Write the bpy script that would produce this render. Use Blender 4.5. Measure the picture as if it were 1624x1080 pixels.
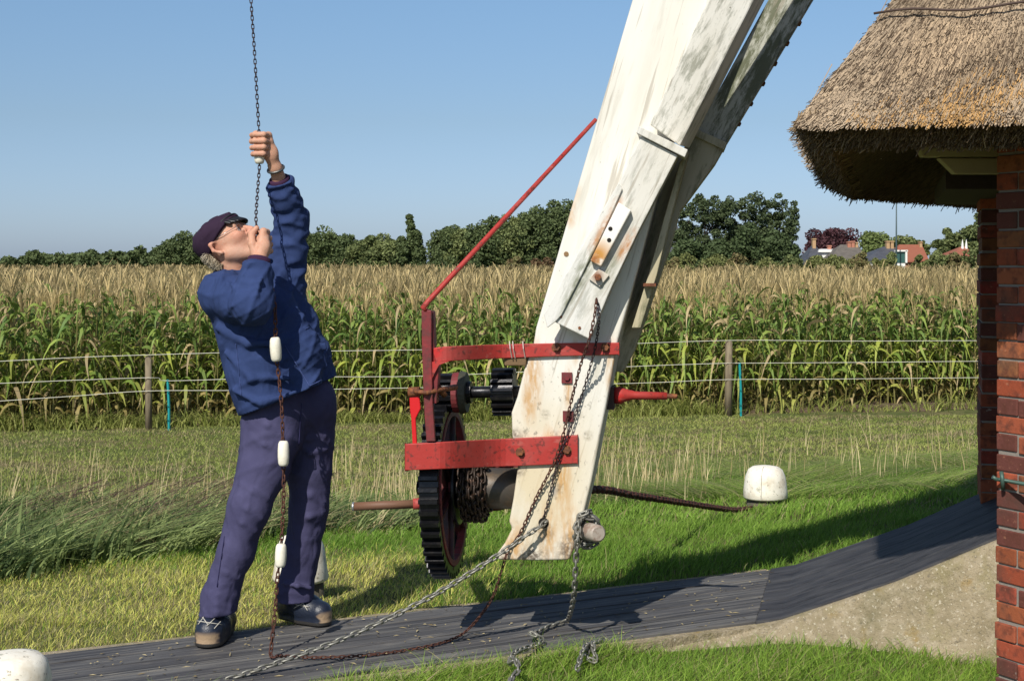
import bpy, math, random
import numpy as np
from mathutils import Vector, Matrix
PI = math.pi
S = bpy.context.scene
for o in list(bpy.data.objects): bpy.data.objects.remove(o)

# ---------------------------------------------------------------- camera, sky, sun, exposure
F, HZ, CZ = 2256.0, 420.0, 1.51          # focal length in photo pixels, horizon row, eye height
cd = bpy.data.cameras.new('camera'); cam = bpy.data.objects.new('camera', cd); S.collection.objects.link(cam)
cam.location = (0, 0, CZ); cam.rotation_euler = (PI/2, 0, 0)
cd.sensor_width = 36; cd.lens = 36*F/1624; cd.shift_y = -(540-HZ)/1624
cd.clip_start = 0.1; cd.clip_end = 3000
S.camera = cam
SUN_EL, SUN_AZ = 43.0, (-.38, -.925)     # towards the sun, behind the camera and to its left
w = bpy.data.worlds.new('World'); S.world = w; w.use_nodes = True
nt = w.node_tree; sky = nt.nodes.new('ShaderNodeTexSky'); sky.sky_type = 'NISHITA'; sky.sun_disc = False
sky.sun_elevation = math.radians(SUN_EL); sky.sun_rotation = math.atan2(SUN_AZ[0], SUN_AZ[1])
sky.air_density = 1.0; sky.dust_density = 0.6; sky.ozone_density = 1.6; sky.altitude = 0
bg = nt.nodes['Background']; bg.inputs[1].default_value = 0.074
tcw = nt.nodes.new('ShaderNodeTexCoord'); sxw = nt.nodes.new('ShaderNodeSeparateXYZ'); nt.links.new(tcw.outputs['Generated'], sxw.inputs[0])
rw = nt.nodes.new('ShaderNodeValToRGB'); rw.color_ramp.elements.new(.3); rw.color_ramp.elements.new(.5)   # less yellow low down: clear maritime air
for e_, (p_, c_) in zip(rw.color_ramp.elements, ((.0, (.63, .80, 1.30)), (.10, (.72, .81, .98)), (.18, (.82, .95, 1.08)), (.5, (1, 1, 1)))): e_.position = p_; e_.color = (*c_, 1)
nt.links.new(sxw.outputs['Z'], rw.inputs[0]); mw = nt.nodes.new('ShaderNodeMix'); mw.data_type = 'RGBA'; mw.blend_type = 'MULTIPLY'; mw.inputs['Factor'].default_value = 1
nt.links.new(sky.outputs[0], mw.inputs['A']); nt.links.new(rw.outputs[0], mw.inputs['B']); nt.links.new(mw.outputs['Result'], bg.inputs[0])
sl = bpy.data.lights.new('sun', 'SUN'); sl.energy = 4.0; sl.angle = math.radians(.53); sl.color = (1, .95, .86)
so = bpy.data.objects.new('sun', sl); S.collection.objects.link(so)
sdir = Vector((SUN_AZ[0], SUN_AZ[1], math.tan(math.radians(SUN_EL))))
so.rotation_euler = sdir.to_track_quat('Z', 'Y').to_euler(); so.location = (-5, -8, 12)
S.view_settings.view_transform = 'Standard'; S.view_settings.look = 'None'
S.view_settings.exposure = 0.42; S.view_settings.gamma = 1

# ---------------------------------------------------------------- helpers
def P(px, py, d): return np.array([(px-812)/F*d, d, CZ+(HZ-py)/F*d])
def G(px, py, z=0.0):                      # where the sight line through a pixel meets the height z
    d = (CZ-z)*F/(py-HZ); return P(px, py, d)
YAW = math.radians(8); C0 = np.array([.05, 5.68]); AX = np.array([math.cos(YAW), -math.sin(YAW), 0.0]); BK = np.array([math.sin(YAW), math.cos(YAW), 0.0])
def Q(px, py, off=0.0):                    # a point on the tail beam's front plane, off metres behind it
    rx = (px-812)/F; n = BK[:2]
    d = (np.dot(C0, n)+off)/(rx*n[0]+n[1]); return P(px, py, d)
def thing(name, label, cat, loc=(0, 0, 0), group=None, kind=None):
    o = bpy.data.objects.new(name, None); S.collection.objects.link(o); o.location = loc; o.empty_display_size = .1
    return tag(o, label, cat, group, kind)
def tag(o, label=None, cat=None, group=None, kind=None):
    if label: o['label'] = label
    if cat: o['category'] = cat
    if group: o['group'] = group
    if kind: o['kind'] = kind
    return o
def wloc(o):
    v = np.zeros(3)
    while o is not None: v += np.array(o.location); o = o.parent
    return v
def mk(name, V, Fc, m, parent=None, col=None, smooth=False, label=None):
    """one mesh object out of world coordinates; Fc = (n,3|4) array or a list of faces"""
    V = np.asarray(V, dtype=np.float64)
    if parent is not None: V = V-wloc(parent)
    me = bpy.data.meshes.new(name)
    if isinstance(Fc, np.ndarray):
        n, k = Fc.shape
        me.vertices.add(len(V)); me.vertices.foreach_set('co', V.astype(np.float32).ravel())
        me.loops.add(n*k); me.loops.foreach_set('vertex_index', Fc.astype(np.int32).ravel())
        me.polygons.add(n); me.polygons.foreach_set('loop_start', np.arange(0, n*k, k, dtype=np.int32))
        me.update(calc_edges=True)
    else:
        me.from_pydata([tuple(v) for v in V], [], [tuple(int(i) for i in f) for f in Fc]); me.update()
    if col is not None:
        a = me.color_attributes.new('Col', 'FLOAT_COLOR', 'POINT')
        c = np.ones((len(V), 4), dtype=np.float32); c[:, :3] = col; a.data.foreach_set('color', c.ravel())
    if smooth: me.polygons.foreach_set('use_smooth', np.ones(len(me.polygons), dtype=bool))
    me.materials.append(m)
    o = bpy.data.objects.new(name, me); S.collection.objects.link(o)
    if parent is not None: o.parent = parent
    if label: o['label'] = label
    return o
def bevel(o, wd=.004, seg=2):
    b = o.modifiers.new('bevel', 'BEVEL'); b.width = wd; b.segments = seg; b.limit_method = 'ANGLE'; b.angle_limit = math.radians(35); return o
class MB:
    def __init__(s): s.V = []; s.F = []; s.C = []; s.c = (1, 1, 1)
    def add(s, V, Fs):
        n = len(s.V); s.V += [tuple(v) for v in V]; s.F += [tuple(i+n for i in f) for f in Fs]; s.C += [s.c]*len(V)
    def prism(s, pts, vec):                # outline pts (3D) extruded by vec (or a list of back points)
        n = len(pts); back = [np.array(p)+np.array(vec) for p in pts]
        s.add([np.array(p) for p in pts]+back, [tuple(range(n)), tuple(range(2*n-1, n-1, -1))]+[(i, i+n, (i+1) % n+n, (i+1) % n) for i in range(n)])
    def box(s, c, sz, R=None):
        h = np.array(sz)/2; pts = np.array([[x, y, z] for x in (-1, 1) for y in (-1, 1) for z in (-1, 1)])*h
        if R is not None: pts = pts@np.array(R).T
        s.add(pts+np.array(c), [(0, 1, 3, 2), (4, 6, 7, 5), (0, 4, 5, 1), (2, 3, 7, 6), (0, 2, 6, 4), (1, 5, 7, 3)])
    def tube(s, pts, r, seg=10, cap=True):
        pts = [np.array(p, dtype=float) for p in pts]; n = len(pts); rs = r if hasattr(r, '__len__') else [r]*n
        t0 = pts[1]-pts[0]; up = np.array([0, 0, 1.0]) if abs(t0[2]) < .9*np.linalg.norm(t0) else np.array([0, 1.0, 0]); V = []
        for i in range(n):
            t = pts[min(i+1, n-1)]-pts[max(i-1, 0)]; t = t/np.linalg.norm(t)
            a = np.cross(up, t); a /= np.linalg.norm(a); b = np.cross(t, a); up = b
            for k in range(seg):
                q = 2*PI*k/seg; V.append(pts[i]+rs[i]*(math.cos(q)*a+math.sin(q)*b))
        Fs = [(i*seg+k, i*seg+(k+1) % seg, (i+1)*seg+(k+1) % seg, (i+1)*seg+k) for i in range(n-1) for k in range(seg)]
        if cap: Fs += [tuple(range(seg-1, -1, -1)), tuple((n-1)*seg+k for k in range(seg))]
        s.add(V, Fs)
    def build(s, name, m, parent=None, smooth=False, label=None, colors=False):
        o = mk(name, s.V, s.F, m, parent, col=np.array(s.C) if colors else None, label=label)
        if smooth:
            for p in o.data.polygons: p.use_smooth = len(p.vertices) < 6
        return o
def crom(pts, n=10):
    pts = [np.array(p, dtype=float) for p in pts]; pts = [2*pts[0]-pts[1]]+pts+[2*pts[-1]-pts[-2]]; out = []
    for i in range(1, len(pts)-2):
        for k in range(n):
            t = k/n; a, b, c, d = pts[i-1:i+3]
            out.append(.5*((2*b)+(c-a)*t+(2*a-5*b+4*c-d)*t*t+(3*b-a-3*c+d)*t**3))
    out.append(pts[-2]); return np.array(out)
def chain_mesh(pts, pitch, wire, wid=None, jitter=.15, seed=1, smooth_curve=True, twist=0.0):
    """alternating oval links along a curve"""
    rng = np.random.default_rng(seed)
    c = crom(pts) if smooth_curve else np.array(pts, dtype=float)
    L = np.r_[0, np.cumsum(np.linalg.norm(np.diff(c, axis=0), axis=1))]; n = max(2, int(L[-1]/pitch))
    s = np.linspace(0, L[-1], n+1); c = np.stack([np.interp(s, L, c[:, k]) for k in range(3)], 1)
    wid = wid or pitch*1.0; nu, nv = 12, 6; V = []; Fs = []
    hl = pitch/2+wire*.6; hw = wid/2-wire/2; st = max(hl-hw, .0)
    u = np.arange(nu)*2*PI/nu; cx = np.cos(u)*hw+np.sign(np.cos(u))*st*(np.abs(np.cos(u)) > 1e-6); cy = np.sin(u)*hw
    up = np.array([.31, .52, .8])
    for i in range(n):
        a, b = c[i], c[i+1]; t = (b-a)/np.linalg.norm(b-a); e = np.cross(up, t); e /= np.linalg.norm(e); g = np.cross(t, e); up = g
        q = (i % 2)*PI/2+rng.normal()*jitter+.6+twist*i; e2 = math.cos(q)*e+math.sin(q)*g; g2 = np.cross(t, e2); m = (a+b)/2
        base = len(V)
        for k in range(nu):
            ctr = m+t*cx[k]+e2*cy[k]; rad = t*math.cos(u[k])+e2*math.sin(u[k])
            for j in range(nv):
                w_ = 2*PI*j/nv; V.append(ctr+(wire/2)*(math.cos(w_)*rad+math.sin(w_)*g2))
        for k in range(nu):
            for j in range(nv): Fs.append((base+k*nv+j, base+((k+1) % nu)*nv+j, base+((k+1) % nu)*nv+(j+1) % nv, base+k*nv+(j+1) % nv))
    return np.array(V), np.array(Fs)

# ---------------------------------------------------------------- materials
def ramp(nt, src, stops, interp='LINEAR'):
    r = nt.nodes.new('ShaderNodeValToRGB'); cr = r.color_ramp; cr.interpolation = interp
    while len(cr.elements) < len(stops): cr.elements.new(.5)
    for e, (p, c) in zip(cr.elements, stops): e.position = p; e.color = (c, c, c, 1) if not hasattr(c, '__len__') else (*c, 1)
    nt.links.new(src, r.inputs[0]); return r.outputs[0]
class Mat:
    def __init__(s, name, base, rough=.7, metal=0.0, spec=.4):
        s.m = bpy.data.materials.new(name); s.m.use_nodes = True; s.nt = s.m.node_tree; s.b = s.nt.nodes['Principled BSDF']
        s.b.inputs['Roughness'].default_value = rough; s.b.inputs['Metallic'].default_value = metal
        s.b.inputs['Specular IOR Level'].default_value = spec
        s.geo = s.nt.nodes.new('ShaderNodeNewGeometry').outputs['Position']
        if isinstance(base, str):
            a = s.nt.nodes.new('ShaderNodeAttribute'); a.attribute_name = base; s.col = a.outputs['Color']
        else:
            c = s.nt.nodes.new('ShaderNodeRGB'); c.outputs[0].default_value = (*base, 1); s.col = c.outputs[0]
        s.nrm = None
    def vec(s, stretch=(1, 1, 1), rot=(0, 0, 0), src=None):
        a = s.nt.nodes.new('ShaderNodeMapping'); a.vector_type = 'POINT'
        # rotate first, then stretch
        a.inputs['Rotation'].default_value = rot; s.nt.links.new(src or s.geo, a.inputs['Vector'])
        b = s.nt.nodes.new('ShaderNodeMapping'); b.inputs['Scale'].default_value = stretch; s.nt.links.new(a.outputs[0], b.inputs['Vector'])
        return b.outputs[0]
    def noise(s, scale, detail=5, stretch=(1, 1, 1), rot=(0, 0, 0), rough=.6, dist=0.0):
        n = s.nt.nodes.new('ShaderNodeTexNoise'); n.inputs['Scale'].default_value = scale; n.inputs['Detail'].default_value = detail
        n.inputs['Roughness'].default_value = rough; n.inputs['Distortion'].default_value = dist
        s.nt.links.new(s.vec(stretch, rot), n.inputs['Vector']); return n.outputs['Fac']
    def mul(s, a, b, op='MULTIPLY'):
        n = s.nt.nodes.new('ShaderNodeMath'); n.operation = op; n.use_clamp = True
        for i, v in enumerate((a, b)):
            if isinstance(v, (int, float)): n.inputs[i].default_value = v
            else: s.nt.links.new(v, n.inputs[i])
        return n.outputs[0]
    def layer(s, color, mask):             # paint `color` where mask = 1
        n = s.nt.nodes.new('ShaderNodeMix'); n.data_type = 'RGBA'; s.nt.links.new(mask, n.inputs['Factor']) if not isinstance(mask, float) else setattr(n.inputs['Factor'], 'default_value', mask)
        s.nt.links.new(s.col, n.inputs['A'])
        if hasattr(color, '__len__'): n.inputs['B'].default_value = (*color, 1)
        else: s.nt.links.new(color, n.inputs['B'])
        s.col = n.outputs['Result']; return s
    def nl(s, color, scale, lo, hi, amt=1.0, **k):   # noise layer
        return s.layer(color, ramp(s.nt, s.noise(scale, **k), [(lo, 0.0), (hi, amt)]))
    def spot(s, color, p, r, stretch=(1, 1, 1), amt=1.0, nscale=25, rot=(0, 0, 0), nlo=.35, nhi=.6):
        """a stain with a ragged edge round the world point p"""
        v = s.nt.nodes.new('ShaderNodeVectorMath'); v.operation = 'SUBTRACT'; s.nt.links.new(s.geo, v.inputs[0]); v.inputs[1].default_value = tuple(p)
        u = s.vec(stretch, rot, v.outputs[0]); l = s.nt.nodes.new('ShaderNodeVectorMath'); l.operation = 'LENGTH'; s.nt.links.new(u, l.inputs[0])
        a = ramp(s.nt, s.mul(l.outputs['Value'], 1/(2*r)), [(.1, 1.0), (.5, 0.0)])
        b = ramp(s.nt, s.noise(nscale, 6, stretch, rot), [(nlo, .0), (nhi, 1.0)])
        return s.layer(color, s.mul(s.mul(a, b), amt))
    def bump(s, h, strength=.3, dist=.01):
        n = s.nt.nodes.new('ShaderNodeBump'); n.inputs['Strength'].default_value = strength; n.inputs['Distance'].default_value = dist
        s.nt.links.new(h, n.inputs['Height'])
        if s.nrm is not None: s.nt.links.new(s.nrm, n.inputs['Normal'])
        s.nrm = n.outputs[0]; return s
    def nb(s, scale, strength=.3, height=.01, **k): return s.bump(s.noise(scale, **k), strength, height)
    def done(s, transl=0.0, rvar=None):
        s.nt.links.new(s.col, s.b.inputs['Base Color'])
        if s.nrm is not None: s.nt.links.new(s.nrm, s.b.inputs['Normal'])
        if rvar is not None: s.nt.links.new(rvar, s.b.inputs['Roughness'])
        if transl:
            t = s.nt.nodes.new('ShaderNodeBsdfTranslucent'); s.nt.links.new(s.col, t.inputs[0]); mx = s.nt.nodes.new('ShaderNodeMixShader')
            mx.inputs[0].default_value = transl; s.nt.links.new(s.b.outputs[0], mx.inputs[1]); s.nt.links.new(t.outputs[0], mx.inputs[2])
            s.nt.links.new(mx.outputs[0], s.nt.nodes['Material Output'].inputs[0])
        return s.m
leaf_m = Mat('leaf', 'Col', .55, spec=.25).done(.33)
grass_m = Mat('grass_blade', 'Col', .6, spec=.2).done(.38)
dry_m = Mat('dry_straw', 'Col', .8, spec=.15).done(.15)
# ---------------------------------------------------------------- terrain
FL = np.array([-1.8, 5.54]); FD = np.array([.897, .443]); FN = np.array([-.443, .897])   # far edge of the walkway
def pad_z(x, y):
    s = (x-FL[0])*FN[0]+(y-FL[1])*FN[1]
    z = np.interp(s, [-60, -3, 0, .5, 1.5, 3, 4.5, 7, 10, 12.5, 16], [-.35, -.10, -.035, -.055, -.14, -.26, -.42, -.66, -.88, -1, -1])
    z = z+.010*np.sin(x*5.1+y*2.3)+.008*np.sin(x*2.2-y*6.1)*(s > .3)
    # the cheek side stays low where the ramp leaves the ground
    return z
ys = np.unique(np.r_[np.linspace(-12, 4, 16), np.linspace(4, 26, 120), np.geomspace(26, 1500, 24)])
xs = np.unique(np.r_[-np.geomspace(12, 900, 16), np.linspace(-12, 12, 120), np.geomspace(12, 900, 16)])
X, Y = np.meshgrid(xs, ys); Z = pad_z(X, Y)
nx = len(xs); idx = np.arange(len(xs)*len(ys)).reshape(len(ys), nx)
q = np.stack([idx[:-1, :-1], idx[:-1, 1:], idx[1:, 1:], idx[1:, :-1]], -1).reshape(-1, 4)
gm = Mat('ground_soil', (.10, .12, .04), .95, spec=.1).nl((.17, .14, .07), 1.3, .45, .62).nl((.05, .07, .018), 5, .45, .6, .7).nl((.12, .11, .05), 22, .5, .65, .6).nb(60, .6, .02).done()
tag(mk('ground', np.stack([X, Y, Z], -1).reshape(-1, 3), q, gm, smooth=True), 'grassy earth falling away from the walkway to the field', kind='structure')

# ---------------------------------------------------------------- walkway of boards and its concrete
rng = np.random.default_rng(5)
NL0 = np.array([1.035, 6.03]); ND = np.array([.904, .427])
def lerp(a, b, t): return np.array(a)*(1-t)+np.array(b)*t
brk_n = np.array([1.035, 6.03]); brk_f = np.array([1.29, 7.08])
left_f = FL-FD*1.6; left_n = NL0-ND*5.2
boards = Mat('tarred_boards', (.062, .060, .063), .75, spec=.35)
AN = math.radians(-28)
boards.nl((.155, .15, .142), 9, .40, .66, .85, stretch=(.12, 1.6, 1), rot=(0, 0, AN), detail=8).nl((.03, .03, .034), 14, .5, .62, .8, stretch=(.05, 2.4, 1), rot=(0, 0, AN), detail=6)
boards.nl((.015, .014, .014), 26, .56, .62, .8, stretch=(.02, 2.0, 1), rot=(0, 0, AN), detail=4).nl((.30, .27, .22), 60, .58, .72, .6, stretch=(.08, 1, 1), rot=(0, 0, AN)).nb(40, .5, .006, stretch=(.06, 1.5, 1), rot=(0, 0, AN), detail=8)
boards = boards.done()
rampm = Mat('ramp_boards', (.038, .037, .041), .7, spec=.3).nl((.010, .010, .012), 24, .53, .60, .8, stretch=(.02, 2, 1), rot=(0, 0, math.radians(14)), detail=3).nl((.085, .083, .085), 10, .44, .68, .75, stretch=(.12, 1.6, 1), rot=(0, 0, math.radians(14)), detail=8)
rampm.nl((.19, .19, .17), 60, .68, .76, .6).nb(50, .5, .005, stretch=(.06, 1.5, 1), rot=(0, 0, math.radians(14)), detail=8)
rampm = rampm.done()
mb = MB(); cuts = [0, .19, .37, .56, .76, 1.0]
for i in range(5):
    a, b = cuts[i]+.009, cuts[i+1]-.009; dz = rng.normal()*.002
    for (t0, t1) in ((0, 1),):
        L0, L1 = lerp(left_f, brk_f, t0), lerp(left_f, brk_f, t1); M0, M1 = lerp(left_n, brk_n, t0), lerp(left_n, brk_n, t1)
        pts = [lerp(L0, M0, a), lerp(L0, M0, b), lerp(L1, M1, b), lerp(L1, M1, a)]
        mb.prism([(*p, dz-.001) for p in pts], (0, 0, -.035))
wk = mb.build('walkway', boards); bevel(wk, .004, 1); tag(wk, 'long walkway of dark weathered planks lying on the ground', kind='structure')
RN1 = np.array([2.25, 5.72]); RF1 = np.array([2.75, 6.84])    # far (building) end of the ramp
def rz(t): return .44*t/.78
mb = MB()
rc = [0, .16, .33, .5, .66, .83, 1.0]
for i in range(6):
    a, b = rc[i]+.003, rc[i+1]-.003
    prof = [(0, 0.0), (.08, .02), (.45, .205), (1, .54)]
    for (t0, z0), (t1, z1) in zip(prof[:-1], prof[1:]):
        L0, L1 = lerp(brk_f, RF1, t0), lerp(brk_f, RF1, t1); M0, M1 = lerp(brk_n, RN1, t0), lerp(brk_n, RN1, t1)
        fa, fb_ = 1+.17*(1-a), 1+.17*(1-b); p = [np.r_[lerp(L0, M0, a), z0*fa], np.r_[lerp(L0, M0, b), z0*fb_], np.r_[lerp(L1, M1, b), z1*fb_], np.r_[lerp(L1, M1, a), z1*fa]]
        mb.prism(p, (0, 0, -.035))
tag(mb.build('ramp', rampm), 'dark boarded ramp climbing from the walkway into the brick building', kind='structure')
conc = Mat('old_concrete', (.33, .275, .185), .92, spec=.2).nl((.20, .165, .10), 3, .40, .62, .75).nl((.24, .21, .11), 8, .5, .64, .6).nl((.40, .34, .25), 26, .50, .62, .5).nl((.26, .17, .045), 7, .6, .72, .8).nl((.10, .09, .07), 45, .6, .72, .7).nl((.08, .09, .04), 2.2, .60, .75, .5).nl((.52, .47, .37), 80, .60, .64, .7).nl((.06, .05, .035), 130, .60, .68, .6)
conc = conc.nb(25, .8, .02, detail=8).nb(110, .7, .008).done()
mb = MB()
def strip(l, r, zt, zb):
    n = len(l)
    for i in range(n-1): mb.add([(*l[i], zt[i]), (*r[i], zt[i]), (*r[i+1], zt[i+1]), (*l[i+1], zt[i+1]), (*l[i], zb), (*r[i], zb), (*r[i+1], zb), (*l[i+1], zb)],
                                [(0, 1, 2, 3), (0, 4, 5, 1), (1, 5, 6, 2), (2, 6, 7, 3), (3, 7, 4, 0)])
tt = np.linspace(0, 1, 14); wob = [rng.normal()*.006 for _ in tt]
fl = [lerp(left_f, brk_f, t)+FN*(.055+w_) for t, w_ in zip(tt, wob)]; fr = [lerp(left_f, brk_f, t)-FN*.02 for t in tt]
strip(fl, fr, [-.012]*14, -.15)
NN = np.array([.427, -.904]); fl = [lerp(left_n, brk_n, t)+NN*(.05+w_) for t, w_ in zip(tt, wob)]; fr = [lerp(left_n, brk_n, t)-NN*.02 for t in tt]
strip(fr, fl, [-.012]*14, -.15)
tag(mb.build('walkway_edge', conc), 'narrow concrete edging along both sides of the walkway', kind='structure')
# cheek: lip along the ramp then a sloping concrete bank
nu, nv = 40, 16; RD = (RN1-brk_n)/np.linalg.norm(RN1-brk_n); RNm = np.array([RD[1], -RD[0]])
V = []
bot = [(.30, 5.66), (.75, 5.80), (1.10, 5.87), (1.55, 5.74), (1.95, 5.55), (2.35, 5.2)]
bt = np.linspace(0, 1, len(bot)); pz = [(0, -.012), (.08, .012), (.45, .197), (1, .53)]
for i in range(nu+1):
    u = -.35+1.35*i/nu; top = brk_n+(RN1-brk_n)*max(u, 0)+ND*(min(u, 0)*1.9); zt = np.interp(max(u, 0), [p[0] for p in pz], [p[1] for p in pz])
    bu = i/nu; b2 = np.array([np.interp(bu, bt, [p[0] for p in bot]), np.interp(bu, bt, [p[1] for p in bot])])
    lip = top+RNm*(.045 if u > 0 else .03)
    for j in range(nv+1):
        v = j/nv
        if j == 0: p = top; z = zt
        elif j == 1: p = lip; z = zt-.002
        else:
            v = (j-1)/(nv-1); p = lip*(1-v)+b2*v; z = (zt-.002)*(1-v)**1.15+(-.07)*(1-(1-v)**1.15)+.004*math.sin(i*1.7+j*.9)
        V.append((*p, z))
V = np.array(V); ii = np.arange((nu+1)*(nv+1)).reshape(nu+1, nv+1)
q = np.stack([ii[:-1, :-1], ii[:-1, 1:], ii[1:, 1:], ii[1:, :-1]], -1).reshape(-1, 4)
tag(mk('concrete_bank', V, q, conc, smooth=True), 'pale concrete bank with lichen sloping down beside the ramp', kind='structure')

# ---------------------------------------------------------------- mill base: brick piers under a thatched roof
mill = thing('thatched_mill', 'brick building with a deep thatched roof at the right edge, dark ramp running into it', 'building', (2.3, 6.2, 0))
V0 = np.array([1.725, 5.06]); V1 = np.array([2.325, 7.1])
mortar = Mat('mortar', (.25, .22, .19), .95, spec=.1).nl((.2, .18, .15), 30, .5, .65, .6).nb(120, .5, .004).done()
brickm = Mat('brick', 'Col', .88, spec=.2).nl((.10, .035, .024), 22, .48, .64, .75).nl((.07, .05, .04), 5, .55, .70, .6).nl((.50, .24, .14), 60, .62, .75, .5).nl((.5, .45, .4), 20, .70, .78, .5).nb(70, .5, .004, detail=8).done()
def brick_wall(name, a, b, z0, z1, thick, label, seed, course=.066, jamb=True, wl=.21):
    """wall from a to b (xy); outside is to the left of a->b; bricks on the outer face and on the end faces"""
    r = np.random.default_rng(seed); a = np.array(a); b = np.array(b); L = np.linalg.norm(b-a); t = (b-a)/L; n = np.array([-t[1], t[0]])
    core = MB(); c = (a+b)/2-n*thick/2; R = np.array([[t[0], n[0], 0], [t[1], n[1], 0], [0, 0, 1]])
    core.box((c[0], c[1], (z0+z1)/2), (L-.010, abs(thick)-.007, z1-z0), R)
    base = core.build(name, mortar, mill, label=label)
    br = MB(); k = 0; z = z0
    while z < z1-.01:
        head = k % 2; s = 0.0; bl = .1 if head else wl
        s = -(.0 if head else .0)
        segs = []; pos = 0.0; first = True
        while pos < L-.01:
            ln = bl if not (first and not head) else wl
            ln = min(ln, L-pos); segs.append((pos, pos+ln-.010)); pos += ln; first = False
        for (s0, s1) in segs:
            g = r.random(); br.c = (.23+.10*g+r.normal()*.03, .060+.035*g+r.normal()*.010, .030+.016*g) if r.random() > .22 else (.13, .045, .035)
            j = r.normal(size=3)*.0022; cc = a+t*((s0+s1)/2)-n*(thick/2)
            br.box((cc[0]+j[0], cc[1]+j[1], z+(course-.011)/2+j[2]), (s1-s0+.003, abs(thick)+.004+abs(j[0])*2, course-.0075), R)
        z += course; k += 1
    ob = br.build('brickwork', brickm, base, colors=True); bevel(ob, .004, 2); return base
# near wall runs from the corner towards the camera and out of the picture
nd = np.array([.46, -.89]); nd /= np.linalg.norm(nd)
brick_wall('pier', V0+nd*1.9, V0, -.15, 2.14, .22, 'sunlit brick pier at the near side of the ramp', 3) if False else brick_wall('pier', V0, V0+nd*.82, -.14, 2.14, -.22, 'sunlit red brick pier at the near side of the ramp', 3)
brick_wall('wall', V0+nd*.82+np.array([.012, -.004]), np.array([4.0, 4.02]), -.14, 1.95, -.22, None, 6)
wd = (V1-V0)/np.linalg.norm(V1-V0); pn = np.array([wd[1], -wd[0]])
brick_wall('pier', V1+wd*.02, V1+wd*.02+pn*.26, -.14, 2.0, .5, 'shaded brick pier at the far side of the ramp', 4, jamb=False)
# roof
A = (.940, 4.70, 1.985); E = (2.3, 3.84, 1.935); Fp = (4.3, 3.3, 1.94); Gp = (6.2, 4.0, 1.94); H = (7.0, 6.2, 1.94); I = (6.2, 8.3, 1.94); D = (4.2, 9.2, 1.94); C = (2.8, 8.55, 1.93); B = (1.56, 7.1, 1.93)
apex = np.array([4.2, 6.2, 5.78]); ring = [np.array(p) for p in (A, E, Fp, Gp, H, I, D, C, B)]
cen = np.array([4.2, 6.2])
Vr = list(ring)+[apex]; n9 = 9
low = []
for p in ring:
    dr = cen-p[:2]; dr /= np.linalg.norm(dr); low.append(np.array([*(p[:2]+dr*.15), p[2]-.085]))
inn = []
for p in ring:
    dr = cen-p[:2]; dr /= np.linalg.norm(dr); inn.append(np.array([*(p[:2]+dr*.55), p[2]+.20]))
Vr += low+inn+[apex-np.array([0, 0, .5])]
Fr = []
for i in range(9):
    j = (i+1) % 9
    Fr += [(i, j, 9), (j, i, 10+i, 10+j), (10+j, 10+i, 19+i, 19+j), (19+j, 19+i, 28)]
thb = Mat('thatch_mass', (.20, .135, .075), .95, spec=.1).nl((.09, .06, .035), 30, .4, .6, .8, stretch=(1, 1, .3)).nb(60, .8, .03, stretch=(1, 1, .4)).done()
roof = mk('roof', Vr, Fr, thb, mill, label='thick weathered thatch, grey brown with golden patches at the eave')
r = np.random.default_rng(11)
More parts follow.
